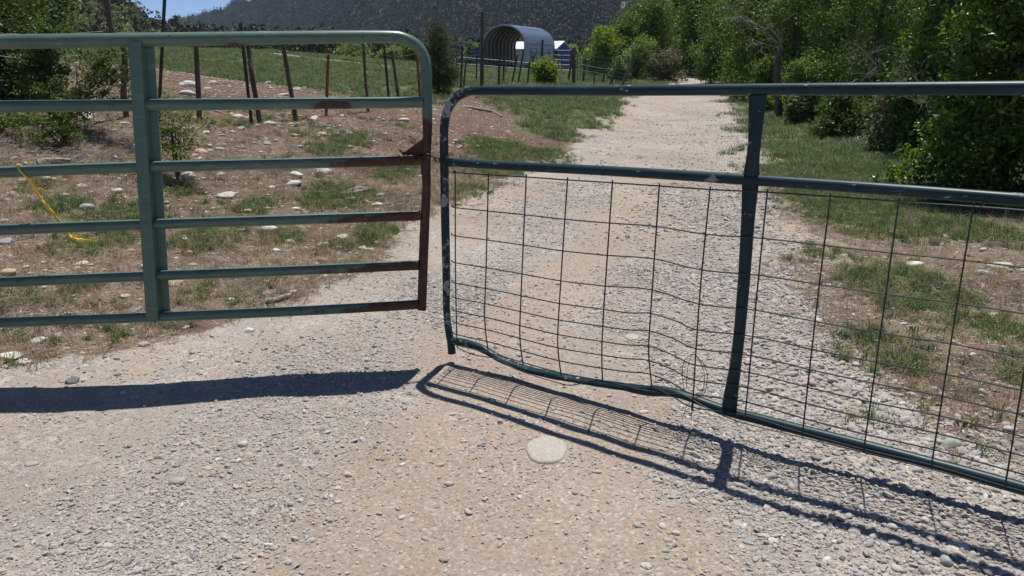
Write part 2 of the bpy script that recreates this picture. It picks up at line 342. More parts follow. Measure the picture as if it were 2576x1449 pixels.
M_brown = mat_simple('brown_doorway_shade', [(.3, (.05, .025, .018)), (.7, (.09, .05, .035))], 3, .9, 0, 0)  # dark brown colour painting the shade inside the shed's open doorway
M_chain = mat_simple('rusty_chain', [(.3, (.03, .025, .025)), (.6, (.08, .05, .04)), (.8, (.16, .11, .09))], 60, .5, .6, .2, .002)
L_shrub = mat_leaf('shrub_leaf', [(.032, .055, .02), (.06, .095, .032), (.095, .135, .05), (.15, .18, .09)])
L_cott = mat_leaf('cottonwood_leaf', [(0.040, 0.075, 0.020), (0.085, 0.140, 0.032), (0.140, 0.200, 0.048), (0.235, 0.300, 0.105)])
L_dark = mat_leaf('dark_broadleaf', [(0.030, 0.061, 0.015), (0.061, 0.115, 0.022), (0.101, 0.162, 0.033), (0.176, 0.230, 0.055)])
L_yel = mat_leaf('yellow_green_leaf', [(.10, .16, .02), (.16, .23, .03), (.22, .29, .05), (.28, .33, .08)])
L_will = mat_leaf('grey_willow_leaf', [(0.081, 0.135, 0.050), (0.135, 0.203, 0.077), (0.203, 0.270, 0.110), (0.270, 0.338, 0.154)])
L_jun = mat_leaf('juniper_needles', [(.03, .045, .02), (.055, .075, .03), (.09, .105, .05), (.13, .13, .07)], .15, .6)
L_near = mat_leaf('glossy_near_leaf', [(0.024, 0.054, 0.011), (0.047, 0.095, 0.015), (0.081, 0.149, 0.022), (0.176, 0.257, 0.039), (0.270, 0.351, 0.066)], .4, .35, .5)
L_grey = mat_leaf('grey_brush', [(0.095, 0.101, 0.061), (0.149, 0.149, 0.094), (0.203, 0.196, 0.121), (0.257, 0.243, 0.154)], .2, .7)
I_grass = mat_inst('green_weed_blades', [(0, (.055, .10, .03)), (.35, (.09, .15, .045)), (.6, (.13, .19, .06)), (.85, (.17, .21, .075)), (1, (.30, .27, .10))], .55, 8, .3, 0)
I_lush = mat_inst('lush_grass_blades', [(0, (.065, .11, .035)), (.5, (.10, .155, .05)), (.8, (.145, .19, .07)), (1, (.28, .26, .13))], .55, 8, .3, 0)
I_straw = mat_inst('dry_straw_blades', [(0, (.28, .18, .11)), (.4, (.4, .29, .18)), (.75, (.52, .42, .28)), (1, (.34, .26, .2))], .7, 8, .25, 0)
I_lit = mat_inst('dry_litter', [(0, (.13, .095, .075)), (.4, (.28, .225, .175)), (.75, (.46, .40, .33)), (1, (.18, .14, .11))], .8, 8, 0, 0)
I_hill = mat_inst('hillside_juniper', [(0, (.05, .058, .026)), (.4, (.085, .093, .042)), (.7, (.10, .102, .052)), (.9, (.13, .11, .07)), (1, (.18, .145, .105))], .9, 3, 0, 0)

# ---------------------------------------------------------------- ground sheet
def axis_lines(lo, hi, step, gl, gh, end):
    a = list(np.arange(lo, hi + 1e-6, step)); s = step
    while a[-1] < end: s *= gh; a.append(a[-1] + s)
    s = step; b = [lo]
    while b[-1] > -end: s *= gl; b.append(b[-1] - s)
    return np.array(sorted(set(b[1:] + a)))
xs = axis_lines(-3.6, 3.2, .04, 1.045, 1.045, 1600); ys = axis_lines(1.2, 7.2, .04, 1.2, 1.03, 1600)
XX, YY = np.meshgrid(xs, ys); fx, fy = XX.ravel(), YY.ravel(); ZZ = G(fx, fy)
nx, ny = len(xs), len(ys); idx = np.arange(nx * ny).reshape(ny, nx)
FQ = np.stack([idx[:-1, :-1], idx[:-1, 1:], idx[1:, 1:], idx[1:, :-1]], -1).reshape(-1, 4)
a_ = fx / np.maximum(fy, .5)
GP = [(300,540,70,38),(150,515,60,42),(240,615,80,32),(540,600,70,32),(830,500,75,30),(990,430,60,24),(820,375,50,14),(950,590,55,30),(460,480,40,18),(1160,300,25,18),(1330,330,60,35),(1245,430,60,32),(40,760,50,25),(180,740,35,25),
      (480,745,30,18),(440,822,45,10),(650,520,40,22),(880,355,50,12),(1190,480,40,24),(2160,560,80,32),(2250,720,120,95),(2200,880,90,48),(2080,450,130,50),(2250,350,200,80),(2350,470,150,60),(2010,330,90,55),(2560,960,40,50),(2200,1070,60,22),
      (720,410,30,10),(1390,400,50,22),(1450,330,70,24),(870,620,40,10),(90,480,30,18),(2080,640,50,18),(2430,580,90,40),(2140,520,130,50),(2480,820,60,60),(1250,380,70,25),(1330,300,60,14),(700,600,60,14),(350,560,60,20)]
GW = []
for (x, y, rx, ry) in GP:
    c = ground(x, y); c1 = ground(x + rx, y); c2 = ground(x, y + ry); c3 = ground(x, y - ry)
    GW.append((c.x, c.y, abs(c1.x - c.x) + .02, min(abs(c3.y - c2.y) / 2, abs(c1.x - c.x) * 2.2) + .03))
def patch_mask(x, y):
    m = np.zeros(len(x)); n = (fbm(x * 4, y * 4, 3, 77) - .5) * 1.3
    for (cx, cy, rx, ry) in GW: m = np.maximum(m, 1 - sstep(((x - cx) / rx) ** 2 + ((y - cy) / ry) ** 2 + n * 1.3, .1, 2.2))
    return m
def pasture(x, y):
    a = x / np.maximum(y, .5); yb = np.interp(a, [-.6, -.5, -.36, -.25, -.13, -.05, .02, .2, .3, .5], [19, 20, 25, 24, 21, 27, 19, 16, 13, 9])
    return sstep(y + (fbm(x * .5, y * .5, 3, 41) - .5) * 5, yb - 3, yb + 2)
rd = np.maximum(road_mask(fx, fy), track_mask(fx, fy) * .9)
gr = np.maximum(pasture(fx, fy), .75 * patch_mask(fx, fy)) * (1 - .3 * fbm(fx * .2, fy * .1, 3, 55))
redm = np.where(fx < np.interp(fy, _EY, _EL), .35 + .35 * sstep(fy, 9, 16) - .25 * sstep(fy, -1, 1) * sstep(7 - fy, 0, 3), .25)
me = mesh('ground', np.stack([fx, fy, ZZ], -1), FQ, True, {'road': ('POINT', rd), 'tan': ('POINT', tan_mask(fx, fy)), 'grass': ('POINT', gr), 'red': ('POINT', redm)}, [M_ground])
ground_o = link('ground', me, kind='structure', label='gravel driveway running through stony dirt verges and pasture')

# ---------------------------------------------------------------- hills
def hill(name, A, Y0, E1, slope, base, matr, label, n=(260, 60)):
    aa = np.linspace(A[0], A[-1], n[0]); tt = np.linspace(0, 1, n[1]) ** 1.2
    y0 = np.interp(aa, A, Y0); e1 = np.interp(aa, A, E1) + .006 * (fbm(aa * 18, aa * 0, 4, 12) - .5); y1 = (y0 + (CAMH - base) / slope * 0) / (1 - np.minimum(e1, slope * .9) / slope)
    YYh = y0[:, None] + tt[None, :] * (y1 - y0)[:, None]; XXh = aa[:, None] * YYh
    D = YYh - y0[:, None]; rel = (fbm(XXh / 45, YYh / 60, 5, 21) - .5) * np.minimum(D, 120) * .35 * slope
    Z = base + slope * D + rel
    Z[:, 0] = base - 6
    # back slope
    yb = YYh[:, -1:] + 150; zb = Z[:, -1:] - 60
    YYh = np.concatenate([YYh, yb], 1); XXh = np.concatenate([XXh, aa[:, None] * yb], 1); Z = np.concatenate([Z, zb], 1)
    m, k = YYh.shape; ii = np.arange(m * k).reshape(m, k)
    Fq = np.stack([ii[:-1, :-1], ii[1:, :-1], ii[1:, 1:], ii[:-1, 1:]], -1).reshape(-1, 4)
    me = mesh(name, np.stack([XXh.ravel(), YYh.ravel(), Z.ravel()], -1), Fq, True, None, [matr])
    link(name, me, kind='structure', label=label)
    return aa, XXh[:, :-1], YYh[:, :-1], Z[:, :-1]
M_hill = mat_simple('hillside_scrub_soil', [(.25, (.085, .078, .055)), (.5, (.13, .115, .085)), (.75, (.20, .17, .13))], .05, .95, 0, .6, 2, (1, 1, 1), .1, 9)
M_hill2 = mat_simple('near_hill_scrub', [(.25, (.08, .085, .05)), (.5, (.14, .13, .09)), (.75, (.2, .175, .14))], .15, .95, 0, .6, 1, (1, 1, 1), .1, 9)
mt = hill('mountain', [-.60, -.47, -.43, -.405, -.38, -.345, -.325, -.30, -.1, .1, .4, 1.0], [1500, 1400, 1300, 1250, 1150, 1050, 1000, 900, 600, 470, 400, 380],
          [.035, .043, .05, .0545, .060, 0.068, .074, .083, .15, .2, .22, .2], .46, 4, M_hill, 'dark tree dotted mountain slope rising behind the field')
h2 = hill('hillside', [-1.6, -1.0, -.75, -.6, -.53, -.485, -.46, -.442, -.43, -.40, -.34], [70, 75, 90, 100, 115, 130, 150, 190, 240, 300, 350],
          [.24, .22, .18, .14, .105, .080, .064, .048, .042, .036, .030], .30, 3, M_hill2, 'wooded hillside with burnt trees on the left', (160, 50))

# ---------------------------------------------------------------- scattering (geometry nodes instances of unlinked source meshes)
_src_cache = {}
def scatter(name, label, P, rot, scl, vidx, sources, mat):
    me = bpy.data.meshes.new(name); P = np.asarray(P, np.float32); me.vertices.add(len(P)); me.vertices.foreach_set('co', P.ravel())
    def att(n_, ty, arr, fld):
        a = me.attributes.new(n_, ty, 'POINT'); a.data.foreach_set(fld, np.ascontiguousarray(arr).ravel())
    att('srot', 'FLOAT_VECTOR', np.asarray(rot, np.float32), 'vector'); att('sscl', 'FLOAT_VECTOR', np.asarray(scl, np.float32), 'vector'); att('sidx', 'INT', np.asarray(vidx, np.int32), 'value')
    me.materials.append(mat)
    o = link(name, me, kind='stuff', label=label)
    g = bpy.data.node_groups.new(name + '_scatter', 'GeometryNodeTree')
    g.interface.new_socket('Geometry', in_out='INPUT', socket_type='NodeSocketGeometry'); g.interface.new_socket('Geometry', in_out='OUTPUT', socket_type='NodeSocketGeometry')
    gi = g.nodes.new('NodeGroupInput'); go = g.nodes.new('NodeGroupOutput'); iop = g.nodes.new('GeometryNodeInstanceOnPoints'); j = g.nodes.new('GeometryNodeJoinGeometry')
    for s in reversed(sources):
        oi = g.nodes.new('GeometryNodeObjectInfo'); oi.inputs['Object'].default_value = s; oi.inputs['As Instance'].default_value = True
        g.links.new(oi.outputs['Geometry'], j.inputs[0])
    def na(n_, ty):
        a = g.nodes.new('GeometryNodeInputNamedAttribute'); a.data_type = ty; a.inputs[0].default_value = n_; return a.outputs[0]
    g.links.new(gi.outputs[0], iop.inputs['Points']); g.links.new(j.outputs[0], iop.inputs['Instance']); iop.inputs['Pick Instance'].default_value = True
    g.links.new(na('sidx', 'INT'), iop.inputs['Instance Index']); g.links.new(na('srot', 'FLOAT_VECTOR'), iop.inputs['Rotation']); g.links.new(na('sscl', 'FLOAT_VECTOR'), iop.inputs['Scale'])
    g.links.new(iop.outputs[0], go.inputs[0]); md = o.modifiers.new('scatter', 'NODES'); md.node_group = g; return o
def ico(sub):
    import bmesh
    bm = bmesh.new(); bmesh.ops.create_icosphere(bm, subdivisions=sub, radius=1); V = np.array([v.co[:] for v in bm.verts]); Fc = np.array([[v.index for v in f.verts] for f in bm.faces]); bm.free(); return V, Fc
ICO2, ICO3, ICO1 = ico(2), ico(3), ico(1)
def stone_geo(base, seed, rough=.35, sz=(1, .75, .5)):
    V, Fc = base; r = np.random.default_rng(seed); W = V.copy()
    for _ in range(5):                                # flat facets as on broken or river-worn stone
        d = r.normal(size=3); d /= np.linalg.norm(d); lim = r.uniform(.55, .9); p = W @ d; W -= np.outer(np.maximum(p - lim, 0) * r.uniform(.5, 1), d)
    f = 1 + rough * (fbm(V[:, 0] * 1.4 + seed * 3.1, V[:, 1] * 1.4 + V[:, 2] * 1.9, 3, seed) - .5); W = W * f[:, None]
    return W * np.array(sz), Fc
def src_obj(name, V, Fc, mat, smooth=True, attrs=None):
    return bpy.data.objects.new(name, mesh(name, V, Fc, smooth, attrs, [mat]))
peb_src = [src_obj('pebble_source', *stone_geo(ICO2 if i < 4 else ICO1, 100 + i, .5, (1, rg.uniform(.6, .9), rg.uniform(.35, .65))), M_peb, i < 4) for i in range(7)]

XL, YB = 0, 0
def rand_pts(n, xa, xb, ya, yb):
    return rg.uniform(xa, xb, n), rg.uniform(ya, yb, n)
def in_view(x, y, m=.4): return np.abs(x) < .66 * y + m
def gravel_pts(n, xa, xb, ya, yb, f):
    x, y = rand_pts(n, xa, xb, ya, yb); k = in_view(x, y) & (rg.random(n) < f(x, y)); return x[k], y[k]
def gdens(x, y):
    rm = road_mask(x, y); g = belts(x, y); cl = sstep(fbm(x * 3 + y * .4, y * 2, 3, 66), .35, .6)
    return np.clip(.035 + rm * (.02 + .11 * cl ** 2 + .78 * g * (.35 + .65 * cl)), 0, 1) * (1 - sstep(y, 14, 40))

gx, gy = [], []
for (n, xa, xb, ya, yb) in ((170000, -3, 3, 1.6, 3.4), (210000, -4.5, 4.4, 3.4, 6.2), (100000, -4, 5, 6.2, 11), (110000, -2, 12, 11, 40)):
    a, b = gravel_pts(n, xa, xb, ya, yb, gdens); gx.append(a); gy.append(b)
gx = np.concatenate(gx); gy = np.concatenate(gy); n = len(gx)
sz = np.clip(.0042 * np.exp(rg.normal(0, .5, n)), .002, .017) * (1 + .6 * sstep(gx, .5, 1.6)) * (1 + .3 * sstep(fbm(gx * .8, gy * .8, 2, 61), .5, .7)) * (1 + .05 * np.minimum(gy, 8) - .012 * np.maximum(gy - 8, 0))
P = np.stack([gx, gy, G(gx, gy) + sz * .12], -1)
rot = np.stack([rg.normal(0, .3, n), rg.normal(0, .3, n), rg.uniform(0, 6.28, n)], -1)
scatter('gravel', 'loose grey and tan gravel strewn over the driveway', P, rot, np.repeat(sz[:, None], 3, 1) * rg.uniform(.8, 1.25, (n, 3)), rg.integers(0, 7, n), peb_src, M_peb)

# small pale stones in the fields
n0 = 22000; x, y = rand_pts(n0, -11, 9, 3, 24); k = in_view(x, y, .6) & (rg.random(n0) < (1 - road_mask(x, y)) * (.25 + .75 * sstep(fbm(x * .8, y * .8, 3, 14), .4, .6)) * np.where(x > 0, .45, .8) * (1 - .9 * pasture(x, y))); x, y = x[k], y[k]; n = len(x)
sz = np.clip(.015 * np.exp(rg.normal(0, .6, n)), .005, .06) * (1 - .35 * sstep(x, 0, 1))
cob_src = [src_obj('cobble_source', *stone_geo(ICO2, 200 + i, .3, (1, rg.uniform(.6, .9), rg.uniform(.35, .55))), M_cob) for i in range(5)]
scatter('field_pebbles', 'pale pebbles scattered through the dry verges', np.stack([x, y, G(x, y) + sz * .15], -1), np.stack([rg.normal(0, .15, n), rg.normal(0, .15, n), rg.uniform(0, 6.28, n)], -1), np.repeat(sz[:, None], 3, 1), rg.integers(0, 5, n), cob_src, M_cob)

# tufts
def tuft_src(name, mat, nb, h, spread, width, lean, seed, curl=.5, seg=2):
    r = np.random.default_rng(seed); V = []; Fc = []
    for _ in range(nb):
        a = r.uniform(0, 6.28); d = spread * math.sqrt(r.random()); bx, by = d * math.cos(r.uniform(0, 6.28)), d * math.sin(r.uniform(0, 6.28))
        L = h * r.uniform(.45, 1.1); ln = lean * r.uniform(.2, 1.3); w = width * r.uniform(.6, 1.3); s = np.array([-math.sin(a), math.cos(a), 0]) * w; b0 = len(V)
        for q in range(seg + 1):
            f = q / seg; hor = L * (ln * f + curl * f * f * ln); ver = L * f * (1 - .3 * ln * f)
            p = np.array([bx + math.cos(a) * hor, by + math.sin(a) * hor, ver]); ww = s * (1 - f * .92); V += [p - ww, p + ww]
        for q in range(seg): Fc.append((b0 + 2 * q, b0 + 2 * q + 1, b0 + 2 * q + 3, b0 + 2 * q + 2))
    return src_obj(name, np.array(V), np.array(Fc), mat, False)
weed_src = [tuft_src('weed_source', I_grass, 34, .075, .06, .0042, .75, 300 + i, .4) for i in range(4)] + [tuft_src('weed_source', I_grass, 16, .13, .05, .0032, .5, 320 + i) for i in range(2)]
def rosette(name, mat, n, ls, r_, h_, seed):
    r = np.random.default_rng(seed); P = np.stack([r.normal(0, r_, n), r.normal(0, r_, n), np.abs(r.normal(0, h_, n)) + .008], -1); nr = r.normal(size=(n, 3)) * .6 + [0, 0, 1]; nr /= np.linalg.norm(nr, axis=1)[:, None]
    t = np.cross(nr, r.normal(size=(n, 3))); t /= np.linalg.norm(t, axis=1)[:, None]; q = np.cross(nr, t); L = ls * r.uniform(.5, 1.4, n)[:, None]
    return src_obj(name, np.stack([P - t * L, P - q * L * .4, P + t * L, P + q * L * .4], 1).reshape(-1, 3), np.arange(n * 4).reshape(n, 4), mat, False)
weed_src += [rosette('weed_source', I_grass, 90, .0085, .045, .03, 330 + i) for i in range(4)]
lush_src = [tuft_src('lush_source', I_lush, 34, .13, .13, .0055, .8, 340 + i) for i in range(4)]
straw_src = [tuft_src('straw_source', I_straw, 22, .07, .05, .0016, 1.0, 360 + i) for i in range(4)] + [tuft_src('straw_source', I_straw, 12, .15, .03, .0018, .45, 380 + i) for i in range(2)]
def litter_src(seed):
    r = np.random.default_rng(seed); mb = MB()
    for _ in range(9):
        c = Vector((r.uniform(-.09, .09), r.uniform(-.09, .09), r.uniform(.001, .012))); a = r.uniform(0, 6.28); L = r.uniform(.015, .07)
        d = Vector((math.cos(a), math.sin(a), r.uniform(-.12, .12))); mb.tube([c - d * L, c + Vector((r.normal() * .006, r.normal() * .006, .004)), c + d * L], [r.uniform(.0008, .0022)] * 3, 3, caps=False)
    return bpy.data.objects.new('litter_source', mesh('litter_source', mb.V, mb.F, False, None, [I_lit]))
lit_src = [litter_src(400 + i) for i in range(5)]
def put_tufts(name, label, x, y, s, src, mat, tilt=.12, sink=.0, zsc=None):
    n = len(x); sc = np.repeat(s[:, None], 3, 1)
    if zsc is not None: sc[:, 2] *= zsc
    scatter(name, label, np.stack([x, y, G(x, y) - sink], -1), np.stack([rg.normal(0, tilt, n), rg.normal(0, tilt, n), rg.uniform(0, 6.28, n)], -1), sc, rg.integers(0, len(src), n), src, mat)
# green weeds in clumps
x, y = rand_pts(95000, -9, 9, 2.6, 15); pm = patch_mask(x, y); bg_ = (1 - road_mask(x, y)) * (.02 + .14 * sstep(fbm(x * 1.1, y * 1.1, 4, 88), .5, .66))
k = in_view(x, y, .6) & (rg.random(len(x)) < np.clip(pm ** 1.2 * 1.0 * (1 - road_mask(x, y) * .75) + bg_, 0, 1)); x, y = x[k], y[k]
put_tufts('weeds', 'low green weeds growing in clumps on the verges', x, y, rg.uniform(.4, .9, len(x)) * (1 + .015 * y), weed_src, I_grass, .25)
# dry straw
x, y = rand_pts(80000, -10, 9, 2.6, 20); nr = 1 - road_mask(x, y)
k = in_view(x, y, .6) & (rg.random(len(x)) < nr * (.30 + .3 * (y < 6.5) + .55 * sstep(fbm(x * .9, y * .9, 4, 99), .38, .62) + .5 * (x < 2) * np.exp(-np.abs(x - np.interp(y, _EY, _EL) + .5) / .6)) * np.where(x > 0, .6, 1) * (1 - .93 * sstep(y, 11, 14))); x, y = x[k], y[k]
put_tufts('dry_grass', 'dry straw coloured grass on the stony verges', x, y, rg.uniform(.45, 1.0, len(x)), straw_src, I_straw, .2)
x, y = rand_pts(40000, -9, 7, 2.8, 16); nr = 1 - road_mask(x, y)
k = in_view(x, y, .6) & (rg.random(len(x)) < nr * (.2 + .7 * sstep(fbm(x * 1.3, y * 1.3, 3, 109), .45, .6)) * (1 - .9 * sstep(y, 10, 13))); x, y = x[k], y[k]
put_tufts('dry_litter', 'dead stalks and twigs lying on the soil', x, y, rg.uniform(.6, 1.3, len(x)), lit_src, I_lit, .1)
# pasture grass: dense strips beyond the dirt and along the right verge
x = rg.uniform(-1, 1, 130000); y = 9 * np.exp(rg.uniform(0, math.log(75 / 9), 130000)); x = x * (.68 * y + 1); pa = pasture(x, y)
k = in_view(x, y, 1) & (rg.random(len(x)) < pa * (1 - road_mask(x, y)) * (1 - track_mask(x, y)) * (.2 + .8 * sstep(fbm(x * .5, y * .25, 3, 45), .3, .6)) * .9); x, y = x[k], y[k]
put_tufts('pasture_grass', 'green pasture grass beyond the dirt bank and beside the road', x, y, rg.uniform(.6, 1.2, len(x)) * (.6 + .024 * y), lush_src, I_lush, .2)

# ---------------------------------------------------------------- leaf clouds
def leafcloud(blobs, n, size, seed, clump=.16, up=.35, nclump=None, shell=.55, aspect=.5):
    """blobs: (cx,cy,cz,rx,ry,rz); returns verts, faces, tone"""
    r = np.random.default_rng(seed); B = np.array(blobs, float); w = B[:, 3] * B[:, 4] + B[:, 3] * B[:, 5]; w /= w.sum()
    nc = nclump or max(12, n // 45); bi = r.choice(len(B), nc, p=w); d = r.normal(size=(nc, 3)); d /= np.linalg.norm(d, axis=1)[:, None]
    rad = shell + (1 - shell) * r.random(nc) ** .6; C = B[bi, :3] + d * rad[:, None] * B[bi, 3:6]
    cs = clump * (B[bi, 3:6].mean(1)) * r.uniform(.6, 1.4, nc); ct = r.random(nc)
    ci = r.integers(0, nc, n); Pn = C[ci] + r.normal(size=(n, 3)) * cs[ci][:, None] * np.array([1, 1, .75])
    nrm = r.normal(size=(n, 3)) + np.array([0, 0, up * 2]); nrm /= np.linalg.norm(nrm, axis=1)[:, None]
    t = np.cross(nrm, r.normal(size=(n, 3))); t /= np.linalg.norm(t, axis=1)[:, None] + 1e-9; s = np.cross(nrm, t)
    L = size * r.uniform(.6, 1.35, n)[:, None]; Wd = L * aspect
    fold = nrm * L * .15
    V = np.stack([Pn - t * L, Pn - s * Wd + fold, Pn + t * L, Pn + s * Wd + fold], 1).reshape(-1, 3)
    Fc = np.arange(n * 4).reshape(n, 4); tone = np.clip(.55 * ct[ci] + .45 * r.random(n) + .0, 0, 1)
    return V, Fc, tone
def branch_tree(mb, base, top, r0, nlimb, spread, seed, levels=2, seg=6, droop=0, first=.3):
    r = random.Random(seed); base = Vector(base); top = Vector(top); H = (top - base).length
    pts = []; 
    for i in range(6):
        f = i / 5; pts.append(base.lerp(top, f) + Vector((r.uniform(-1, 1), r.uniform(-1, 1), 0)) * H * .03 * (i > 0))
    mb.tube(pts, [r0 * (1 - .8 * i / 5) for i in range(6)], seg)
    def limb(p, d, L, rr, lv):
        q = [p]; dd = d.normalized()
        for i in range(4):
            dd = (dd + Vector((r.uniform(-1, 1), r.uniform(-1, 1), r.uniform(-.6, 1) - droop)) * .28).normalized(); q.append(q[-1] + dd * L / 4)
        mb.tube(q, [rr * (1 - .8 * i / 4) for i in range(5)], max(3, seg - 2), caps=False)
        if lv > 0:
            for _ in range(r.randint(3, 5)):
                i = r.randint(1, 4); a = Vector((r.uniform(-1, 1), r.uniform(-1, 1), r.uniform(-.2, .9))).normalized()
                limb(q[i], (dd * .8 + a).normalized(), L * r.uniform(.35, .6), rr * .45, lv - 1)
    for i in range(nlimb):
        f = first + (1 - first) * (i + r.random()) / nlimb; k = min(4, int(f * 5)); p = pts[k].lerp(pts[k + 1], f * 5 - k)
        a = r.uniform(0, 6.28); d = Vector((math.cos(a), math.sin(a), r.uniform(.2, .9)))
        limb(p, d, spread * r.uniform(.6, 1.1) * (1 - .4 * f), r0 * (.5 - .3 * f), levels)
def plant(name, label, cat, base, H, W, leafmat, nleaf, lsize, seed, group=None, nblob=9, trunk=True, r0=None, low=.12, D=None, clump=.2, blobs=None, limbs=7, aspect=.5, shell=.5, barkmat=None, up=.35):
    r = random.Random(seed); b = Vector(base); root = empty(name, b, label, cat, group); D = D or W
    if blobs is None:
        blobs = []
        for i in range(nblob):
            f = low + (1 - low) * (i + .5) / nblob; prof = math.sin(math.pi * min(1, (f * .6 + .28))) ** .5
            a = r.uniform(0, 6.28); off = W * .5 * prof * r.uniform(.1, .6); s = W * r.uniform(.22, .34) * (.55 + .45 * prof)
            blobs.append((math.cos(a) * off, math.sin(a) * off * D / W, H * min(f, .9), s, s * D / W, min(s, H * .25)))
    V, Fc, tone = leafcloud(blobs, nleaf, lsize, seed, clump, up, shell=shell, aspect=aspect)
    lo = V[:, 2] < .02; V[lo, 2] = .02 + rg.random(lo.sum()) * .1
    if trunk:
        mb = MB(); branch_tree(mb, b - Vector((0, 0, .1)), b + Vector((r.uniform(-.05, .05) * W, 0, H * .8)), r0 or H * .022, limbs, W * .5, seed, 1, 6)
        mb.build('trunk', barkmat or M_bark, root)
    link('crown', mesh('crown', V, Fc, False, {'tone': ('FACE', tone)}, [leafmat]), root); return root
def plant_px(name, label, cat, x, ytop, ybase, wpx, Y, leafmat, nleaf, lpx, seed, **kw):
    p = at(x, ybase, Y); q = at(x, ytop, Y); z = gz(p.x, p.y); H = q.z - z; s = Y / F * 1.03
    return plant(name, label, cat, (p.x, p.y, z), H, wpx * s, leafmat, nleaf, lpx * s, seed, **kw)

# ---------------------------------------------------------------- the two farm gates
class Plane:                                       # plane of a gate: plan line through two points at height z0, leaning back by 'lean' per metre
    def __init__(s, p0, p1, lean=0, z0=0):
        s.z0 = z0
        s.p = Vector((p0[0], p0[1], 0)); s.d = (Vector((p1[0], p1[1], 0)) - s.p).normalized(); s.n = Vector((s.d.y, -s.d.x, 0))
        if s.n.y > 0: s.n = -s.n                    # towards the driveway side in front
        s.up = (Vector((0, 0, 1)) - s.n * lean).normalized(); s.nt = (s.n + Vector((0, 0, lean))).normalized()
    def hit(s, px, py, off=0.0):
        a, e = ray(px, py); D = Vector((a, 1, e)); q = Vector((s.p.x, s.p.y, s.z0)) + s.nt * off
        return Vector((0, 0, CAMH)) + D * ((q - Vector((0, 0, CAMH))).dot(s.nt) / D.dot(s.nt))
GPn = Plane((-.50, 3.97), (-2.47, 3.71), .086, .3)
green = empty('farm_gate', (-.50, 3.97, 0), 'pale green six rail tube gate with rusty latch end, left half of the gateway', 'gate', 'gates closing the driveway')
H = GPn.hit
def smooth_path(P, n=4):                            # Catmull-Rom through control points
    out = []
    for i in range(len(P) - 1):
        p0, p1, p2, p3 = P[max(i - 1, 0)], P[i], P[i + 1], P[min(i + 2, len(P) - 1)]
        for k in range(n):
            t = k / n; out.append(.5 * ((2 * p1) + (p2 - p0) * t + (2 * p0 - 5 * p1 + 4 * p2 - p3) * t * t + (3 * p1 - p0 - 3 * p2 + p3) * t ** 3))
    out.append(P[-1]); return out
mb = MB(); fp = [H(-420, 110), H(0, 105), H(340, 100.5), H(700, 95), H(960, 92.5), H(1020, 99), H(1056, 124), H(1071, 165), H(1073, 220), H(1075, 300), H(1075, 345), H(1071, 420), H(1073, 470), H(1067, 600), H(1061, 779)]
fr = [.034, .034, .0335, .032, .031, .030, .029, .028, .028, (.026, .028), (.023, .028), (.026, .029), (.022, .028), (.025, .028), (.024, .028)]
sp = smooth_path(fp, 4); rr = []
for i in range(len(fp) - 1):
    for k in range(4):
        a = fr[i] if isinstance(fr[i], tuple) else (fr[i], fr[i]); b = fr[i + 1] if isinstance(fr[i + 1], tuple) else (fr[i + 1], fr[i + 1]); rr.append((a[0] + (b[0] - a[0]) * k / 4, a[1] + (b[1] - a[1]) * k / 4))
rr.append(fr[-1])
def plane_tube(mb, P, rad, nrm, seg=16, caps=True):  # cross-section axes: in the gate plane, and across it (radii given in that order)
    P = [Vector(p) for p in P]; V = []; n = len(P)
    for i, p in enumerate(P):
        t = (P[min(i + 1, n - 1)] - P[max(i - 1, 0)]).normalized(); w = (nrm - t * nrm.dot(t)).normalized(); u = t.cross(w)
        r = rad[i] if isinstance(rad, list) else rad; ru, rw = r if isinstance(r, (tuple, list)) else (r, r)
        for k in range(seg):
            c = 2 * math.pi * k / seg; V.append(p + u * (ru * math.cos(c)) + w * (rw * math.sin(c)))
    Fc = [(i * seg + k, i * seg + (k + 1) % seg, (i + 1) * seg + (k + 1) % seg, (i + 1) * seg + k) for i in range(n - 1) for k in range(seg)]
    if caps: Fc += [tuple(range(seg - 1, -1, -1)), tuple((n - 1) * seg + k for k in range(seg))]
    mb.add(V, Fc)
plane_tube(mb, sp, rr, GPn.nt); mb.build('frame_tube', M_green, green)
rails = [[(-420, 272), (0, 268), (356, 264.5), (700, 261), (1000, 258), (1064, 257.5)], [(-420, 452), (0, 433), (370, 420), (700, 412), (1000, 404), (1062, 402)], [(-420, 600), (0, 578.5), (376, 564.5), (700, 554), (1000, 543.5), (1058, 541.5)],
         [(-420, 730), (0, 710), (380, 694), (700, 682), (1000, 669), (1054, 667)], [(-420, 828), (0, 812), (385, 798), (700, 785), (1000, 769), (1052, 765)]]
for i, rl in enumerate(rails):
    mb = MB(); P = smooth_path([H(*p) for p in rl], 3); plane_tube(mb, P, .0285 - .0006 * i, GPn.nt); mb.build('rail', M_green, green, label='rail rusted brown towards the latch end' if i else None)
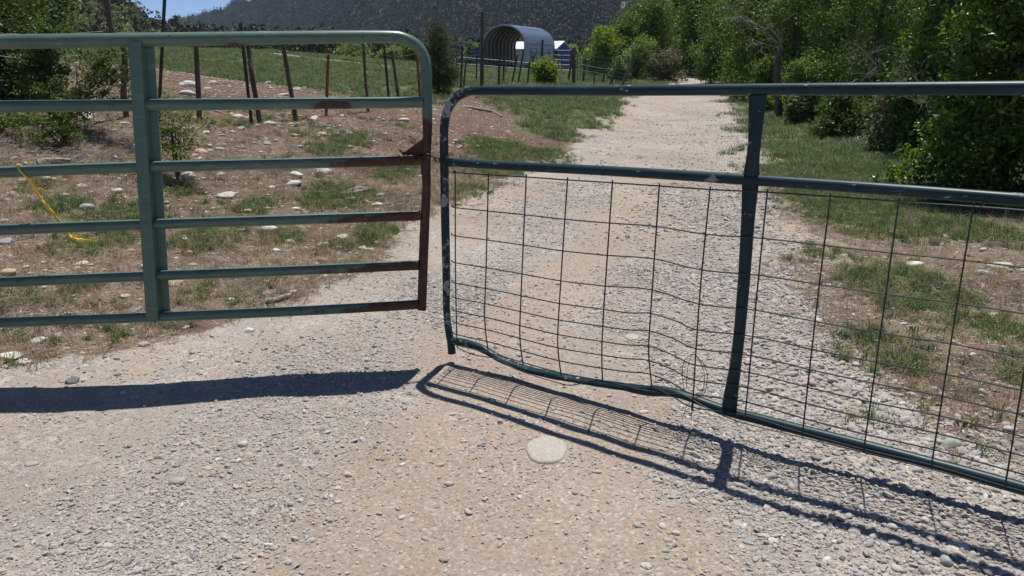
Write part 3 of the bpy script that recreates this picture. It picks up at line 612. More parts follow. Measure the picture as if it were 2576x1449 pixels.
# stile: pressed Z channel, left flange in front of the rails and right flange behind them
mb = MB(); tp, bt = H(357, 108), H(401, 803); ud = GPn.d if GPn.d.x > 0 else -GPn.d; nn = GPn.nt
prof = [(-.047, .020), (-.047, .038), (-.014, .045), (.0, .038), (.002, -.032), (.046, -.036), (.046, -.029), (.006, -.026), (.006, .043), (-.016, .0505), (-.0505, .043), (-.0505, .020)]
V = []; 
for f in (0, .04, .35, .7, 1):
    c = tp.lerp(bt, f); zt = 0
    V += [c + ud * u + nn * d for u, d in prof]
k_ = len(prof); Fc = [(i * k_ + j, i * k_ + (j + 1) % k_, (i + 1) * k_ + (j + 1) % k_, (i + 1) * k_ + j) for i in range(4) for j in range(k_)] + [tuple(range(k_))[::-1], tuple(4 * k_ + j for j in range(k_))]
mb.add(V, Fc); mb.build('stile', M_green, green, smooth=False)
for i, rl in enumerate(rails):                      # welds where rails meet the stile and the end tube
    mb = MB(); f = [.03, .25, .46, .655, .81][i]; c = H(rl[2][0] + 1, rl[2][1]); c = c + nn * .002
    ring = [c + ud * .009 + Vector((0, 0, 1)) * (.029 * math.sin(t)) + nn * (.029 * math.cos(t)) for t in [q * math.pi / 8 - math.pi / 2 for q in range(9)]]
    mb.tube(ring, .003, 6, jit=.5); mb.build('weld', M_rust, green)
# latch plate and notch
mb = MB(); A, B_, C_ = H(1072, 342, .0), H(1016, 384, .0), H(1072, 388, .0)
V = []
for d in (-.004, .004): V += [A + nn * d, B_ + nn * d, B_ + nn * d + Vector((0, 0, -.012)), C_ + nn * d]
mb.add(V, [(3, 2, 1, 0), (4, 5, 6, 7), (0, 1, 5, 4), (1, 2, 6, 5), (2, 3, 7, 6), (3, 0, 4, 7)]); mb.build('latch_plate', M_rust, green, smooth=False, label='triangular rusty gusset plate')

BP = Plane((-.32, 4.0), (1.807, 2.46)); HB = BP.hit; bn = BP.n; bd = BP.d if BP.d.x > 0 else -BP.d
blue = empty('mesh_gate', (-.33, 4.02, 0), 'dark blue tube gate with welded wire mesh and bent bottom rail', 'gate', 'gates closing the driveway')
def extend(p, q, L): return q + (q - p).normalized() * L
mb = MB(); fpx = [(1137, 889), (1134, 862), (1127, 820), (1123, 770), (1123, 700), (1121, 600), (1119, 500), (1118, 420), (1117, 350), (1119, 305), (1130, 268), (1150, 242), (1178, 230), (1230, 228), (1500, 228), (1900, 225), (2250, 223), (2576, 221)]
P = [HB(*p) for p in fpx]; P.append(extend(P[-2], P[-1], .9)); rads = [(.0225, .0225), (.021, .02), (.016, .024), (.021, .018), .0215, .0225, .0225, .0225, .0225, .0225, .0225, .0225, .0225] + [.0225] * 3 + [.0228] * 2 + [.023]
sp = smooth_path(P, 5); rr = []
for i in range(len(P) - 1):
    a, b = [(q if isinstance(q, tuple) else (q, q)) for q in (rads[i], rads[i + 1])]
    for k in range(5):
        f = k / 5; w = 0
        if 8 <= i <= 11: w = .0012 * (k % 2)         # wrinkles pressed into the inside of the bend
        rr.append((a[0] + (b[0] - a[0]) * f - w, a[1] + (b[1] - a[1]) * f))
rr.append((.023, .023)); plane_tube(mb, sp, rr, bn); mb.build('frame_tube', M_blue, blue, label='tube frame with wrinkled corner and chipped paint')
mb = MB()
for i in range(17):                                  # crimp ridges inside the bend
    f = i / 16; t = 8.7 + f * 3.2; k = int(t * 5); c = sp[min(k, len(sp) - 1)]; c2 = sp[min(k + 1, len(sp) - 1)]; tt = (c2 - c).normalized(); cc = sp[min(int(t * 5), len(sp) - 2)].lerp(sp[min(int(t * 5) + 1, len(sp) - 1)], t * 5 - int(t * 5)); inn = tt.cross(bn).normalized()
    if inn.z > 0: inn = -inn
    mb.tube([cc + (inn * math.cos(q) + bn * math.sin(q)) * .0228 for q in (-1.3, -.9, -.45, 0, .45, .9, 1.3)], .0028, 5)
mb.build('crimp_ridges', M_blue, blue, kind='stuff')
midpx = [(1128, 408), (1290, 418), (1540, 430.5), (1880, 452), (2200, 474), (2576, 503)]
Pm = [HB(*p) for p in midpx]; Pm.append(extend(Pm[-2], Pm[-1], .9)); mb = MB(); plane_tube(mb, smooth_path(Pm, 4), .0222, bn); mb.build('rail', M_blue, blue)
botpx = [(1138, 858), (1170, 862), (1215, 878), (1262, 904), (1320, 927), (1390, 944), (1450, 955), (1520, 966), (1570, 973), (1620, 982), (1655, 984), (1700, 989), (1745, 1003), (1790, 1020), (1835, 1036), (1900, 1052), (2000, 1078), (2200, 1128), (2400, 1181), (2576, 1229)]
brad = [.0195, .021, (.021, .021), (.016, .028), (.0155, .027), (.019, .022), (.014, .029), (.0185, .024), (.0175, .027), (.025, .018), (.027, .016), (.020, .024), (.019, .024), (.020, .023), .022, .0228, .023, .0232, .0233, .0235, .0235]
Pb = [HB(*p) for p in botpx]; Pb.append(extend(Pb[-2], Pb[-1], .9)); spb = smooth_path(Pb, 4); rr = []
for i in range(len(Pb) - 1):
    a, b = [(q if isinstance(q, tuple) else (q, q)) for q in (brad[i], brad[i + 1])]
    for k in range(4):
        f = k / 4; j = rnd.uniform(-.0018, .0018) if 2 <= i <= 11 else 0; rr.append((a[0] + (b[0] - a[0]) * f + j, a[1] + (b[1] - a[1]) * f - j))
rr.append((.0235, .0235)); mb = MB(); plane_tube(mb, spb, rr, bn); mb.build('rail', M_blue, blue, label='crushed and bent bottom rail')
# stile: tube pinched flat where it meets each rail
sx = [(1906, 240, .0345), (1905, 262, .034), (1902, 300, .030), (1899, 350, .0255), (1895, 390, .025), (1892, 420, .029), (1890, 440, .034), (1889, 452, .035), (1887, 470, .034), (1885, 500, .0305), (1881, 560, .027), (1872, 700, .0245), (1860, 840, .0235), (1850, 920, .0245), (1844, 960, .028), (1838, 1000, .032), (1834, 1036, .033)]
mb = MB(); P = [HB(x, y) for x, y, r in sx]; A0 = .0245
plane_tube(mb, P, [(r, max(.010, A0 * 2 - r)) for x, y, r in sx], bn, 18); mb.build('stile', M_blue, blue, label='upright tube with flattened ends')
# welded mesh: vertical and horizontal wires, each its own piece, on the driveway face of the gate
vx = [[(1145, 428), (1146, 700), (1150, 874)], [(1229, 434), (1222, 700), (1219, 800), (1229, 893)], [(1324, 439), (1310, 760), (1308, 850), (1316, 918)], [(1428, 446), (1405, 800), (1404, 880), (1412, 945)], [(1541, 453), (1520, 760), (1514, 880), (1516, 962)],
      [(1659, 461), (1636, 800), (1632, 890), (1640, 974)], [(1787, 469), (1764, 700), (1751, 880), (1742, 1032)], [(1931, 476), (1906, 720), (1874, 1052)], [(2090, 486), (2056, 760), (2018, 1096)], [(2262, 498), (2220, 800), (2172, 1138)], [(2450, 510), (2402, 800), (2342, 1178)], [(2656, 526), (2600, 800), (2527, 1232)]]
OFF = .0265
VC = [smooth_path([HB(x, y, OFF) for x, y in c], 6) for c in vx]
d0 = (VC[-1][0] - VC[-2][0]).length
for j in (1, 2, 3): VC.append([p + bd * (.21 * j) + Vector((0, 0, -.004 * j)) for p in VC[11]])
for c in VC: mb = MB(); mb.tube(c, .0034, 6); mb.build('upright_wire', M_wire, blue)
def along(c, zf):                                    # point on an upright wire at fraction zf between the two rails
    z0, z1 = c[0].z, c[-1].z; z = z0 + (z1 - z0) * zf
    for i in range(len(c) - 1):
        if c[i].z >= z >= c[i + 1].z: return c[i].lerp(c[i + 1], (c[i].z - z) / max(1e-6, c[i].z - c[i + 1].z))
    return c[-1].copy()
wob = {3: (0, 0, .004, 0, 0, .006), 4: (0, .002, 0, .004, .004, .014)}
for j, f in enumerate([.012, .20, .355, .506, .622, .708, .785, .855, .922, .985]):
    P = []
    c0 = along(VC[0], f); P.append(c0 - bd * (.035 if j else .0) + Vector((0, 0, .006)) - bn * .012 * (j > 0))
    for q, c in enumerate(VC):
        p = along(c, f)
        if j >= 4 and q in (4, 5): p.z -= .012 * (j - 3) / 6 * (1 if q == 5 else .3)
        P.append(p + bn * .003)
        if q in (4, 5) and j >= 4 and q < len(VC) - 1: P.append(p.lerp(along(VC[q + 1], f), .55) + bn * .003 + Vector((0, 0, -.008 if q == 4 else .006)))
    mb = MB(); mb.tube(smooth_path(P, 3), .0033, 6); mb.build('cross_wire', M_wire, blue)
mb = MB(); low = [HB(x, y, .029) for x, y in [(1150, 874), (1190, 892), (1250, 903), (1300, 930), (1400, 962), (1440, 969), (1500, 958), (1600, 978), (1680, 990), (1720, 993), (1770, 1022), (1830, 1050), (1900, 1072), (2050, 1108), (2172, 1138), (2342, 1180), (2576, 1246)]]
mb.tube(smooth_path(low, 3), .0027, 6); mb.build('cross_wire', M_wire, blue, label='loose bottom wire sprung off the rail')
for (x, y) in ((2470, 503), (1898, 462)):
    mb = MB(); c = HB(x, y); ring = [c + Vector((0, 0, 1)) * (.0262 * math.cos(t)) + bn * (.0262 * math.sin(t)) + bd * (.01 * t / 6) for t in [q * math.pi / 8 for q in range(16)]]
    mb.tube(ring, .002, 5); mb.build('wire_tie', M_wire, blue)
# baling wire loop hanging on the mesh
mb = MB(); lp = [(1722, 985), (1716, 940), (1722, 908), (1742, 891), (1762, 905), (1778, 935), (1778, 965), (1770, 992), (1742, 1006), (1735, 1012), (1724, 1030), (1716, 1056)]
mb.tube(smooth_path([HB(x, y, .036) for x, y in lp], 5), .0014, 5)
mb.tube(smooth_path([HB(x, y, .042) for x, y in [(1726, 975), (1730, 925), (1738, 897), (1750, 893), (1768, 925), (1772, 955), (1764, 992), (1742, 1008), (1739, 1060)]], 5), .0014, 5)
mb.build('wire_loop', M_wire, None, origin=HB(1742, 1000), label='thin loop of baling wire twisted onto the mesh beside the upright', category='wire')
# chain between the gates
ch0, ch1 = H(1030, 385, .03), HB(1141, 400, .03)
cpath = smooth_path([H(1012, 382, .012), H(1024, 392, .036), H(1048, 396, .04), H(1072, 393, .05), H(1088, 394, .04), HB(1103, 402, .02), HB(1117, 401, .030), HB(1136, 399, .030)], 8)
chain = empty('gate_chain', (cpath[28].x, cpath[28].y, cpath[28].z - .03), 'small rusty chain wrapped round both end tubes to hold the gates shut', 'chain')
def link_mesh():
    mb = MB(); P = [Vector((.0165 * math.cos(t) * 1.25, .010 * math.sin(t), 0)) for t in [q * math.pi / 6 for q in range(12)]]; P.append(P[0]); P.append(P[1]); mb.tube(P, .0036, 5, caps=False); return mesh('link', mb.V, mb.F, True, None, [M_chain])
lm = link_mesh(); tot = sum((cpath[i + 1] - cpath[i]).length for i in range(len(cpath) - 1)); nl = int(tot / .029); acc = 0; j = 0
for i in range(len(cpath) - 1):
    seg_l = (cpath[i + 1] - cpath[i]).length
    while j * .029 < acc + seg_l:
        p = cpath[i].lerp(cpath[i + 1], (j * .029 - acc) / seg_l); d = (cpath[i + 1] - cpath[i]).normalized()
        o = link('link', lm, chain); q = d.to_track_quat('X', 'Z'); e = q.to_matrix().to_4x4()
        from mathutils import Matrix
        o.matrix_local = Matrix.Translation(p - chain.location) @ e @ Matrix.Rotation(math.pi / 2 * (j % 2) + rnd.uniform(-.3, .3), 4, 'X'); j += 1
    acc += seg_l
mb = MB(); c = HB(1118, 401); ring = [c + bd * (.026 * math.cos(t)) + bn * (.026 * math.sin(t)) + Vector((0, 0, .002 * math.sin(3 * t))) for t in [q * math.pi / 10 for q in range(21)]]
mb.tube(ring, .0035, 6); mb.build('wrap_band', M_rust, chain)
# yellow twine
rope = empty('twine', H(60, 430), 'frayed yellow twine looped over the third rail and hanging behind the fourth', 'twine')
mb = MB(); c = H(60, 431); ring = [c + Vector((0, 0, 1)) * (.033 * math.cos(t)) + nn * (.033 * math.sin(t)) + ud * (.02 * math.cos(t) * -1) for t in [q * math.pi / 10 for q in range(21)]]
mb.tube(ring, .0045, 6, jit=.3); mb.build('loop', M_rope, rope)
pp = smooth_path([H(74, 447, .0), H(84, 470, -.03), H(104, 502, -.04), H(128, 530, -.05), H(150, 557, -.06), H(172, 588, -.06), H(180, 597, -.05), H(196, 604, -.04), H(216, 604, -.03)], 5)
mb = MB()
for s_ in range(3):
    P = [p + ud * (.0045 * math.cos(i * .55 + s_ * 2.1)) + Vector((0, 0, 1)) * (.0045 * math.sin(i * .55 + s_ * 2.1)) for i, p in enumerate(pp)]
    mb.tube(P, [.0042] * (len(P) - 6) + [.006, .008, .008, .005, .003, .002], 6, jit=.3)
mb.build('strand', M_rope, rope)
mb = MB()
for i in range(46):
    p = pp[rnd.randrange(0, 10)] if i < 18 else pp[rnd.randrange(24, len(pp))]; d = Vector((rnd.uniform(.2, 1), rnd.uniform(-.3, .3), rnd.uniform(-.2, .8 if i < 18 else .1))).normalized()
    mb.tube([p, p + d * .02 + Vector((0, 0, .006)), p + d * rnd.uniform(.03, .06)], .0007, 3)
mb.build('frayed_fibres', M_rope, rope, kind='stuff')

# ---------------------------------------------------------------- fences
def post(parent, x0, y0, x1, y1, wpx, Y, kind, mid=None, label=None):
    b = at(x1, y1, Y); zb = gz(b.x, b.y); t = at(x0, y0, Y); b.z = min(b.z, zb) - .15; w = wpx / F * Y * .5; mb = MB(); t = t + Vector((0, rnd.uniform(-.1, .1), 0))
    if kind == 'wood':
        P = [b, b.lerp(t, .25), b.lerp(t, .5), b.lerp(t, .75), t]
        if mid: P[2] = at(mid[0], mid[1], Y)
        P = smooth_path(P, 4); mb.tube(P, [w * (1.12 - .22 * i / len(P)) for i in range(len(P))], 9, jit=.22); o = mb.build('post', M_wood, parent, label=label)
    else:
        d = (t - b).normalized(); L = (t - b).length; s = Vector((1, 0, 0)); fw = s.cross(d).normalized(); c = (b + t) / 2; r = w * 1.0
        mb.box(c, r, .003, L / 2, s, fw, d); mb.box(c + fw * -r * .9, .003, r * .9, L / 2, s, fw, d)
        for i in range(int(L / .055)): mb.box(b + d * (.2 + i * .055) + fw * (-r * 1.9), .006, .005, .010, s, fw, d)
        o = mb.build('post', M_tpostr if kind == 'rust' else M_tpost, parent, smooth=False, label=label)
    return b, t
def wire_run(parent, pts, r=.0034, barbs=True, mat=None):
    mb = MB(); P = []
    for i in range(len(pts) - 1):
        a, b = pts[i], pts[i + 1]
        for k in range(8):
            f = k / 8; P.append(a.lerp(b, f) + Vector((0, 0, -.05 * 4 * f * (1 - f))) * rnd.uniform(.4, 1))
    P.append(pts[-1]); mb.tube(P, r, 4)
    if barbs:
        for i in range(len(P) - 1):
            n_ = max(1, int((P[i + 1] - P[i]).length / .12))
            for k in range(n_):
                p = P[i].lerp(P[i + 1], k / n_)
                for s_ in (1, -1): mb.tube([p + Vector((.004, .004, -.010 * s_)), p + Vector((0, -.002, .010 * s_))], .0012, 3, caps=False)
    mb.build('barbed_wire' if barbs else 'wire', mat or M_barb, parent)
f1b = at(500, 308, 11.5)
fence1 = empty('wire_fence', (f1b.x, f1b.y, gz(f1b.x, f1b.y)), 'leaning old post and barbed wire fence across the stony bank behind the green gate', 'fence')
f1 = [(-60, 60, -20, 300, 12, 9.3, 'wood', None), (274, -14, 322, 296, 13, 10.0, 'wood', (313, 130)), (422, -14, 394, 300, 8, 10.8, 'steel', None), (488, 68, 501, 309, 12, 11.5, 'wood', None), (605, 58, 633, 304, 8, 12.0, 'steel', None), (613, 76, 656, 308, 12, 12.3, 'wood', (634, 190)),
      (710, 108, 748, 310, 11, 13.2, 'wood', None), (824, 138, 818, 304, 7, 14.2, 'rust', None), (915, 107, 927, 286, 7, 15.5, 'wood', (918, 190)), (964, 112, 981, 268, 6, 17.3, 'steel', None), (984, 128, 1007, 263, 8, 18.5, 'wood', None), (1047, 120, 1058, 250, 6, 21.5, 'rust', None)]
ends = [post(fence1, *p) for p in f1]
for f in (.92, .72, .50, .26): wire_run(fence1, [b.lerp(t, f * (1.0 if q not in (1, 2) else .8)) + Vector((0, -.05, 0)) for q, (b, t) in enumerate(ends) if q not in (4, 9)])
f2b = at(1212, 214, 30)
fence2 = empty('wire_fence', (f2b.x, f2b.y, gz(f2b.x, f2b.y)), 'weathered post and wire fence in front of the arched barn', 'fence')
f2 = [(1163, 119, 1159, 218, 5, 29, 'steel', None), (1173, 153, 1165, 218, 4.5, 29.5, 'wood', None), (1200, 137, 1197, 206, 3.5, 33, 'steel', None), (1213, 30, 1212, 217, 8.5, 29, 'wood', (1213, 120)), (1257, 141, 1254, 215, 5.5, 30.5, 'wood', None), (1269, 121, 1266, 210, 4.5, 33, 'steel', None),
      (1302, 138, 1285, 211, 4, 32, 'steel', None), (1317, 127, 1301, 211, 4, 32.5, 'steel', None), (1332, 157, 1326, 215, 4, 33, 'steel', None), (1365, 100, 1360, 205, 5.5, 36, 'wood', None), (1444, 121, 1443, 216, 8, 35, 'wood', None)]
e2 = [post(fence2, *p) for p in f2]
for f in (.3, .55, .8):
    wire_run(fence2, [e2[q][0].lerp(e2[q][1], f * (.62 if q in (3,) else 1) * (.75 if q in (9,) else 1)) for q in (0, 3, 4, 6, 8, 9, 10)], .0025, False)
def panel(name, label, cat, pa, pb, Y0, Y1, hts, mat, rr=.022, posts=(0, .5, 1), group=None, ext=.0):
    A = at(pa, 170, Y0); B = at(pb, 170, Y1); A.z = gz(A.x, A.y); B.z = gz(B.x, B.y); root = empty(name, A, label, cat, group)
    for h in hts:
        mb = MB(); mb.tube([A + Vector((0, 0, h)), A.lerp(B, .5) + Vector((0, 0, h + rnd.uniform(-.03, .03))), B + Vector((0, 0, h))], rr, 6); mb.build('rail', mat, root)
    for f in posts:
        p = A.lerp(B, f); mb = MB(); mb.tube([p - Vector((0, 0, .1)), p + Vector((0, 0, max(hts) + ext))], rr * 1.15, 6); mb.build('post', mat, root)
    return root
def zpx(y, Y, x): p = at(x, y, Y); return p.z - gz(p.x, p.y)
panel('corral_rail_fence', 'pale pipe rail fence crossing in front of the open barn mouth', 'fence', 1150, 1336, 46, 46, [zpx(151, 46, 1240), zpx(167, 46, 1240)], M_pipe, .024, (0, .33, .66, 1))
panel('pipe_fence', 'pale pipe panel with close rails at the left of the barn', 'fence panel', 1120, 1206, 60, 62, [.4, .7, 1.0, 1.3, 1.6, 1.9], M_pipe, .03, (0, .33, .66, 1), 'corral panels round the barn')
panel('pipe_fence', 'pipe panel standing along the ribbed side of the barn', 'fence panel', 1335, 1395, 66, 68, [.4, .8, 1.2, 1.55, 1.9], M_pipe, .03, (0, .25, .5, .75, 1), 'corral panels round the barn')
panel('pipe_fence', 'pipe panel in front of the blue shed end wall', 'fence panel', 1392, 1434, 70, 70, [.3, .7, 1.1, 1.5, 1.9], M_pipe, .035, (0, .5, 1), 'corral panels round the barn')
panel('field_gate', 'two rail pipe gate hung on the wooden post right of the yellow green bush', 'gate', 1447, 1543, 35.5, 36, [zpx(168, 35.5, 1490), zpx(183, 35.5, 1490), .12], M_pipeg, .022, (.0, .5, 1), None)
for (a, b, y0, y1, lb) in ((1446, 1500, 44, 46, 'nearer left'), (1500, 1556, 46, 47, 'middle'), (1552, 1590, 47, 43, 'right hand')):
    r_ = panel('pipe_fence', {'nearer left': 'dark mesh panel behind the two rail pipe gate', 'middle': 'dark mesh panel leaning beyond the end of the pipe gate', 'right hand': 'tangled mesh panel at the right end nearest the road trees'}[lb], 'fence panel', a, b, y0, y1, [.25, .5, .75, 1.0, 1.25, 1.5], M_pipeg, .012, tuple(i / 8 for i in range(9)), 'dark mesh panels stacked past the pipe gate')
for (x0, y0, x1, y1, Y) in ((1437, 158, 1428, 205, 40), (1526, 152, 1515, 200, 45), (1560, 150, 1530, 200, 44), (1588, 160, 1560, 200, 43), (1472, 153, 1466, 203, 42)):
    b = at(x1, y1, Y); b.z = gz(b.x, b.y) - .1; t = at(x0, y0, Y); mb = MB(); mb.tube([b, b.lerp(t, .5), t], [.06, .055, .045], 7, jit=.2)
    mb.build('loose_pole', M_wood, None, origin=b, label='dark pole propped against the mesh panels beside the road', category='pole', group='poles propped among the mesh panels')

# ---------------------------------------------------------------- arched barn and shed
ax = Vector((.43, .903, 0)); ac = Vector((.903, -.43, 0)); Z1 = Vector((0, 0, 1))
c0 = at(1267, 175, 88); c0.z = gz(c0.x, c0.y) - .1; BW, BH, BL = 2.55, 4.75, 8.2
barn = empty('arched_barn', c0, 'open ended arched barn of corrugated galvanised sheet', 'barn')
def arch(t, r=0, corr=0):                             # t 0..1 right foot over the crown to left foot
    th = math.pi * (-.16 + 1.32 * t); x = math.cos(th); z = math.sin(th)
    s = 1 / max(abs(x), .0001) if False else 1
    zz = BH * .56 + (BH * .44 + r) * z if z >= 0 else BH * .56 + (BH * .56) * z / math.sin(math.pi * .16) 
    xx = (BW + r) * (x if z >= 0 else math.copysign(1 - .04 * abs(z), x))
    return ac * xx + Z1 * zz
ts = np.linspace(0, 1, 361)
def shell(r_out, corr, flip, mat, name):
    V = []; 
    for s_ in (0, .5, 1):
        for i, t in enumerate(ts): V.append(c0 + arch(t, r_out + corr * math.sin(i * math.pi / 3)) + ax * (BL * s_))
    n_ = len(ts); mb = MB(); mb.add(V, [(a * n_ + i, a * n_ + i + 1, (a + 1) * n_ + i + 1, (a + 1) * n_ + i)[::flip] for a in range(2) for i in range(n_ - 1)]); return mb.build(name, mat, barn, smooth=False)
shell(.0, .055, 1, M_galv, 'corrugated_skin'); shell(-.09, .012, -1, M_inner, 'lining')
n_ = 60                                              # end rims closing the shell
for s_ in (0, 1):
    mb = MB(); tt_ = np.linspace(0, 1, n_ + 1); V = [c0 + arch(t, .03) + ax * (BL * s_) for t in tt_] + [c0 + arch(t, -.11) + ax * (BL * s_) for t in tt_]
    mb.add(V, [(i, i + 1, n_ + 2 + i, n_ + 1 + i) for i in range(n_)])
    mb.build('end_rim', M_galv, barn, smooth=False)
for i in range(9):
    s_ = BL * (.03 + i * .94 / 8); mb = MB(); mb.tube([c0 + arch(t, -.17) + ax * s_ for t in np.linspace(0, 1, 33)], .07, 4, side=ax); mb.build('rib', M_rib, barn, smooth=False)
for sd_ in (1, -1):
    mb = MB(); mb.box(c0 + ac * (sd_ * (BW * .97)) + ax * BL / 2 + Z1 * .25, .10, BL / 2, .35, ac, ax, Z1); mb.build('sill_beam', M_rib, barn, smooth=False)
# shed
s0 = at(1401, 172, 101); s0.z = gz(s0.x, s0.y) - .1; fd = Vector((-.93, .37, 0)).normalized(); ed = Vector((.42, .907, 0)).normalized(); FL, EL_, WH, RH = 7.5, 4.4, 2.75, 3.5
shed = empty('blue_shed', s0, 'blue walled shed with a white pitched roof behind the arched barn', 'shed')
mb = MB(); V = [s0, s0 + ed * EL_, s0 + ed * EL_ + Z1 * WH, s0 + ed * EL_ / 2 + Z1 * (RH - .1), s0 + Z1 * WH]; mb.add(V, [(0, 1, 2, 3, 4)]); V2 = [v + fd * .12 for v in V]; mb.add(V2, [(4, 3, 2, 1, 0)]); mb.build('end_wall', M_bluew, shed, smooth=False)
mb = MB(); mb.box(s0 + fd * (1.6 + (FL - 1.6) / 2) + Z1 * WH / 2 + ed * .05, (FL - 1.6) / 2, .05, WH / 2, fd, ed, Z1); mb.build('front_wall', mat_simple('pale_front_wall', [(.3, (.36, .38, .44)), (.7, (.5, .52, .56))], 2, .7, 0, .1), shed, smooth=False)
mb = MB(); mb.box(s0 + fd * FL + ed * EL_ / 2 + Z1 * WH / 2, .05, EL_ / 2, WH / 2, fd, ed, Z1); mb.box(s0 + ed * EL_ + fd * FL / 2 + Z1 * WH / 2, FL / 2, .05, WH / 2, fd, ed, Z1); mb.build('back_walls', M_bluew, shed, smooth=False)
mb = MB(); mb.box(s0 + fd * .86 + ed * .35 + Z1 * WH / 2, .74, .04, WH / 2 - .02, fd, ed, Z1); mb.build('doorway_shade', M_brown, shed, smooth=False)  # no door leaf: dark panel painted as the shaded opening in the front wall
for (p0_, p1_) in ((-.45, .5), (1.1, .5)):
    a = s0 + ed * (EL_ * p0_ if p0_ < 0 else EL_ * 1.0 + .45) + Z1 * (WH - .25); a = s0 + ed * (-.5 if p0_ < 0 else EL_ + .5) + Z1 * (WH - .22); b = s0 + ed * EL_ / 2 + Z1 * RH
    mb = MB(); o1 = -fd * .15; o2 = fd * (FL + .3); th_ = Z1 * .07; V = [a + o1, b + o1, b + o2, a + o2]; V += [v + th_ for v in V]; mb.add(V, [(0, 1, 2, 3), (7, 6, 5, 4), (0, 4, 5, 1), (1, 5, 6, 2), (2, 6, 7, 3), (3, 7, 4, 0)]); mb.build('roof_slope', M_whiter, shed, smooth=False)
# blue tank box, hand wheel
p = at(1202, 160, 75); p.z = gz(p.x, p.y); bx = empty('blue_container', p, 'small blue box on legs left of the barn mouth', 'container')
hh = at(1202, 120, 75).z - p.z; mb = MB(); mb.box(p + Z1 * (hh - .5), .24, .22, .48); mb.build('box', M_bluew, bx, smooth=False)
for sx_ in (-.18, .18): mb = MB(); mb.tube([p + Vector((sx_, 0, -.1)), p + Vector((sx_, 0, hh - .9))], .03, 5); mb.build('leg', M_pipe, bx)
p = at(1342, 178, 52); p.z = gz(p.x, p.y) - .1; q = at(1341, 136, 52); wh = empty('head_gate_wheel', p, 'round blue hand wheel on a post against the ribbed barn side', 'wheel')
mb = MB(); mb.tube([p, Vector((p.x, p.y, q.z - .1))], .09, 8); mb.build('post', M_wood, wh)
mb = MB(); ring = [q + Vector((.16 * math.cos(t), -.1, .16 * math.sin(t))) for t in [k * math.pi / 10 for k in range(22)]]; mb.tube(ring, .025, 6, caps=False)
for t in (0, 1.05, 2.1): mb.tube([q + Vector((.16 * math.cos(t), -.1, .16 * math.sin(t))), q - Vector((.16 * math.cos(t), .1, .16 * math.sin(t)))], .015, 5)
mb.build('hand_wheel', M_bluew, wh); mb = MB(); mb.tube([at(1347, 133, 52), at(1358, 165, 52)], .05, 6); mb.build('brace', M_dead, wh)

# ---------------------------------------------------------------- trees and shrubs
LS = .026
# left foreground thicket
plant_px('thicket_shrub', 'tall dark leafy shrub filling the left edge behind the green gate', 'shrub', 30, -60, 395, 300, 10.2, L_shrub, 20000, 4.6, 21, nblob=12, low=.08, clump=.3, limbs=16, blobs=None, group=None, r0=.05)
plant_px('thicket_shrub', 'leafy shrub against the top rail right of the tall dark shrub', 'shrub', 135, 60, 330, 120, 9.6, L_shrub, 4500, 5, 22, nblob=8, low=.15, clump=.28, limbs=12, r0=.03)
def spray(name, label, base, tips, leafmat, n, ls, seed, sub=14):
    r = random.Random(seed); b = Vector(base); root = empty(name, b, label, 'shrub'); mb = MB(); C = []
    for tpt in tips:
        tpt = Vector(tpt); P = [b]
        for i in range(1, 7): f = i / 6; P.append(b.lerp(tpt, f) + Vector((r.uniform(-1, 1), r.uniform(-1, 1), r.uniform(-1, 1))) * .05 + Vector((0, 0, .10 * math.sin(f * 3))))
        mb.tube(P, [.012 * (1 - .8 * i / 6) for i in range(7)], 5)
        for _ in range(sub):
            i = r.randint(2, 6); e = P[i] + Vector((r.uniform(-.22, .22), r.uniform(-.15, .15), r.uniform(-.1, .26))); mb.tube([P[i], P[i].lerp(e, .5) + Vector((0, 0, .02)), e], [.004, .003, .0015], 4, caps=False)
            l = e - b; C.append((l.x, l.y, l.z, .075, .07, .06)); 
    mb.build('branches', M_bark, root); V, Fc, tone = leafcloud(C, n, ls, seed, .5, .4, nclump=len(C) * 2, shell=.2, aspect=.45)
    link('foliage', mesh('foliage', V, Fc, False, {'tone': ('FACE', tone)}, [leafmat]), root)
b = at(150, 330, 9.4); b.z = gz(b.x, b.y)
spray('arching_shrub', 'thin arching branches with small grey green leaves reaching right to the leaning post', b, [at(322, 140, 9.2), at(330, 185, 9.1), at(300, 215, 9), at(250, 165, 9.2), at(215, 240, 9), at(315, 235, 9.1), at(200, 290, 8.8)], L_shrub, 4200, .021, 5)
b = at(165, 400, 8.7); b.z = gz(b.x, b.y)
spray('low_shrub', 'low shrub with dark stems under the second rail at the left', b, [at(120, 300, 8.7), at(200, 330, 8.7), at(150, 320, 8.6), at(180, 310, 8.8), at(90, 330, 8.7)], L_cott, 1700, .02, 6, 9)
b = at(20, 400, 8.8); b.z = gz(b.x, b.y)
spray('low_shrub', 'small bright leafed shrub at the very left edge under the second rail', b, [at(-20, 330, 8.8), at(30, 300, 8.8), at(50, 320, 8.7)], L_cott, 900, .02, 7, 9)
b = at(440, 398, 8.2); b.z = gz(b.x, b.y)
spray('sapling', 'slender green sapling just right of the green gate upright', b, [at(415, 288, 8.2), at(425, 305, 8.3), at(455, 330, 8.2), at(465, 365, 8.1), at(420, 340, 8.2), at(440, 350, 8.1)], L_cott, 2100, .017, 8, 8)
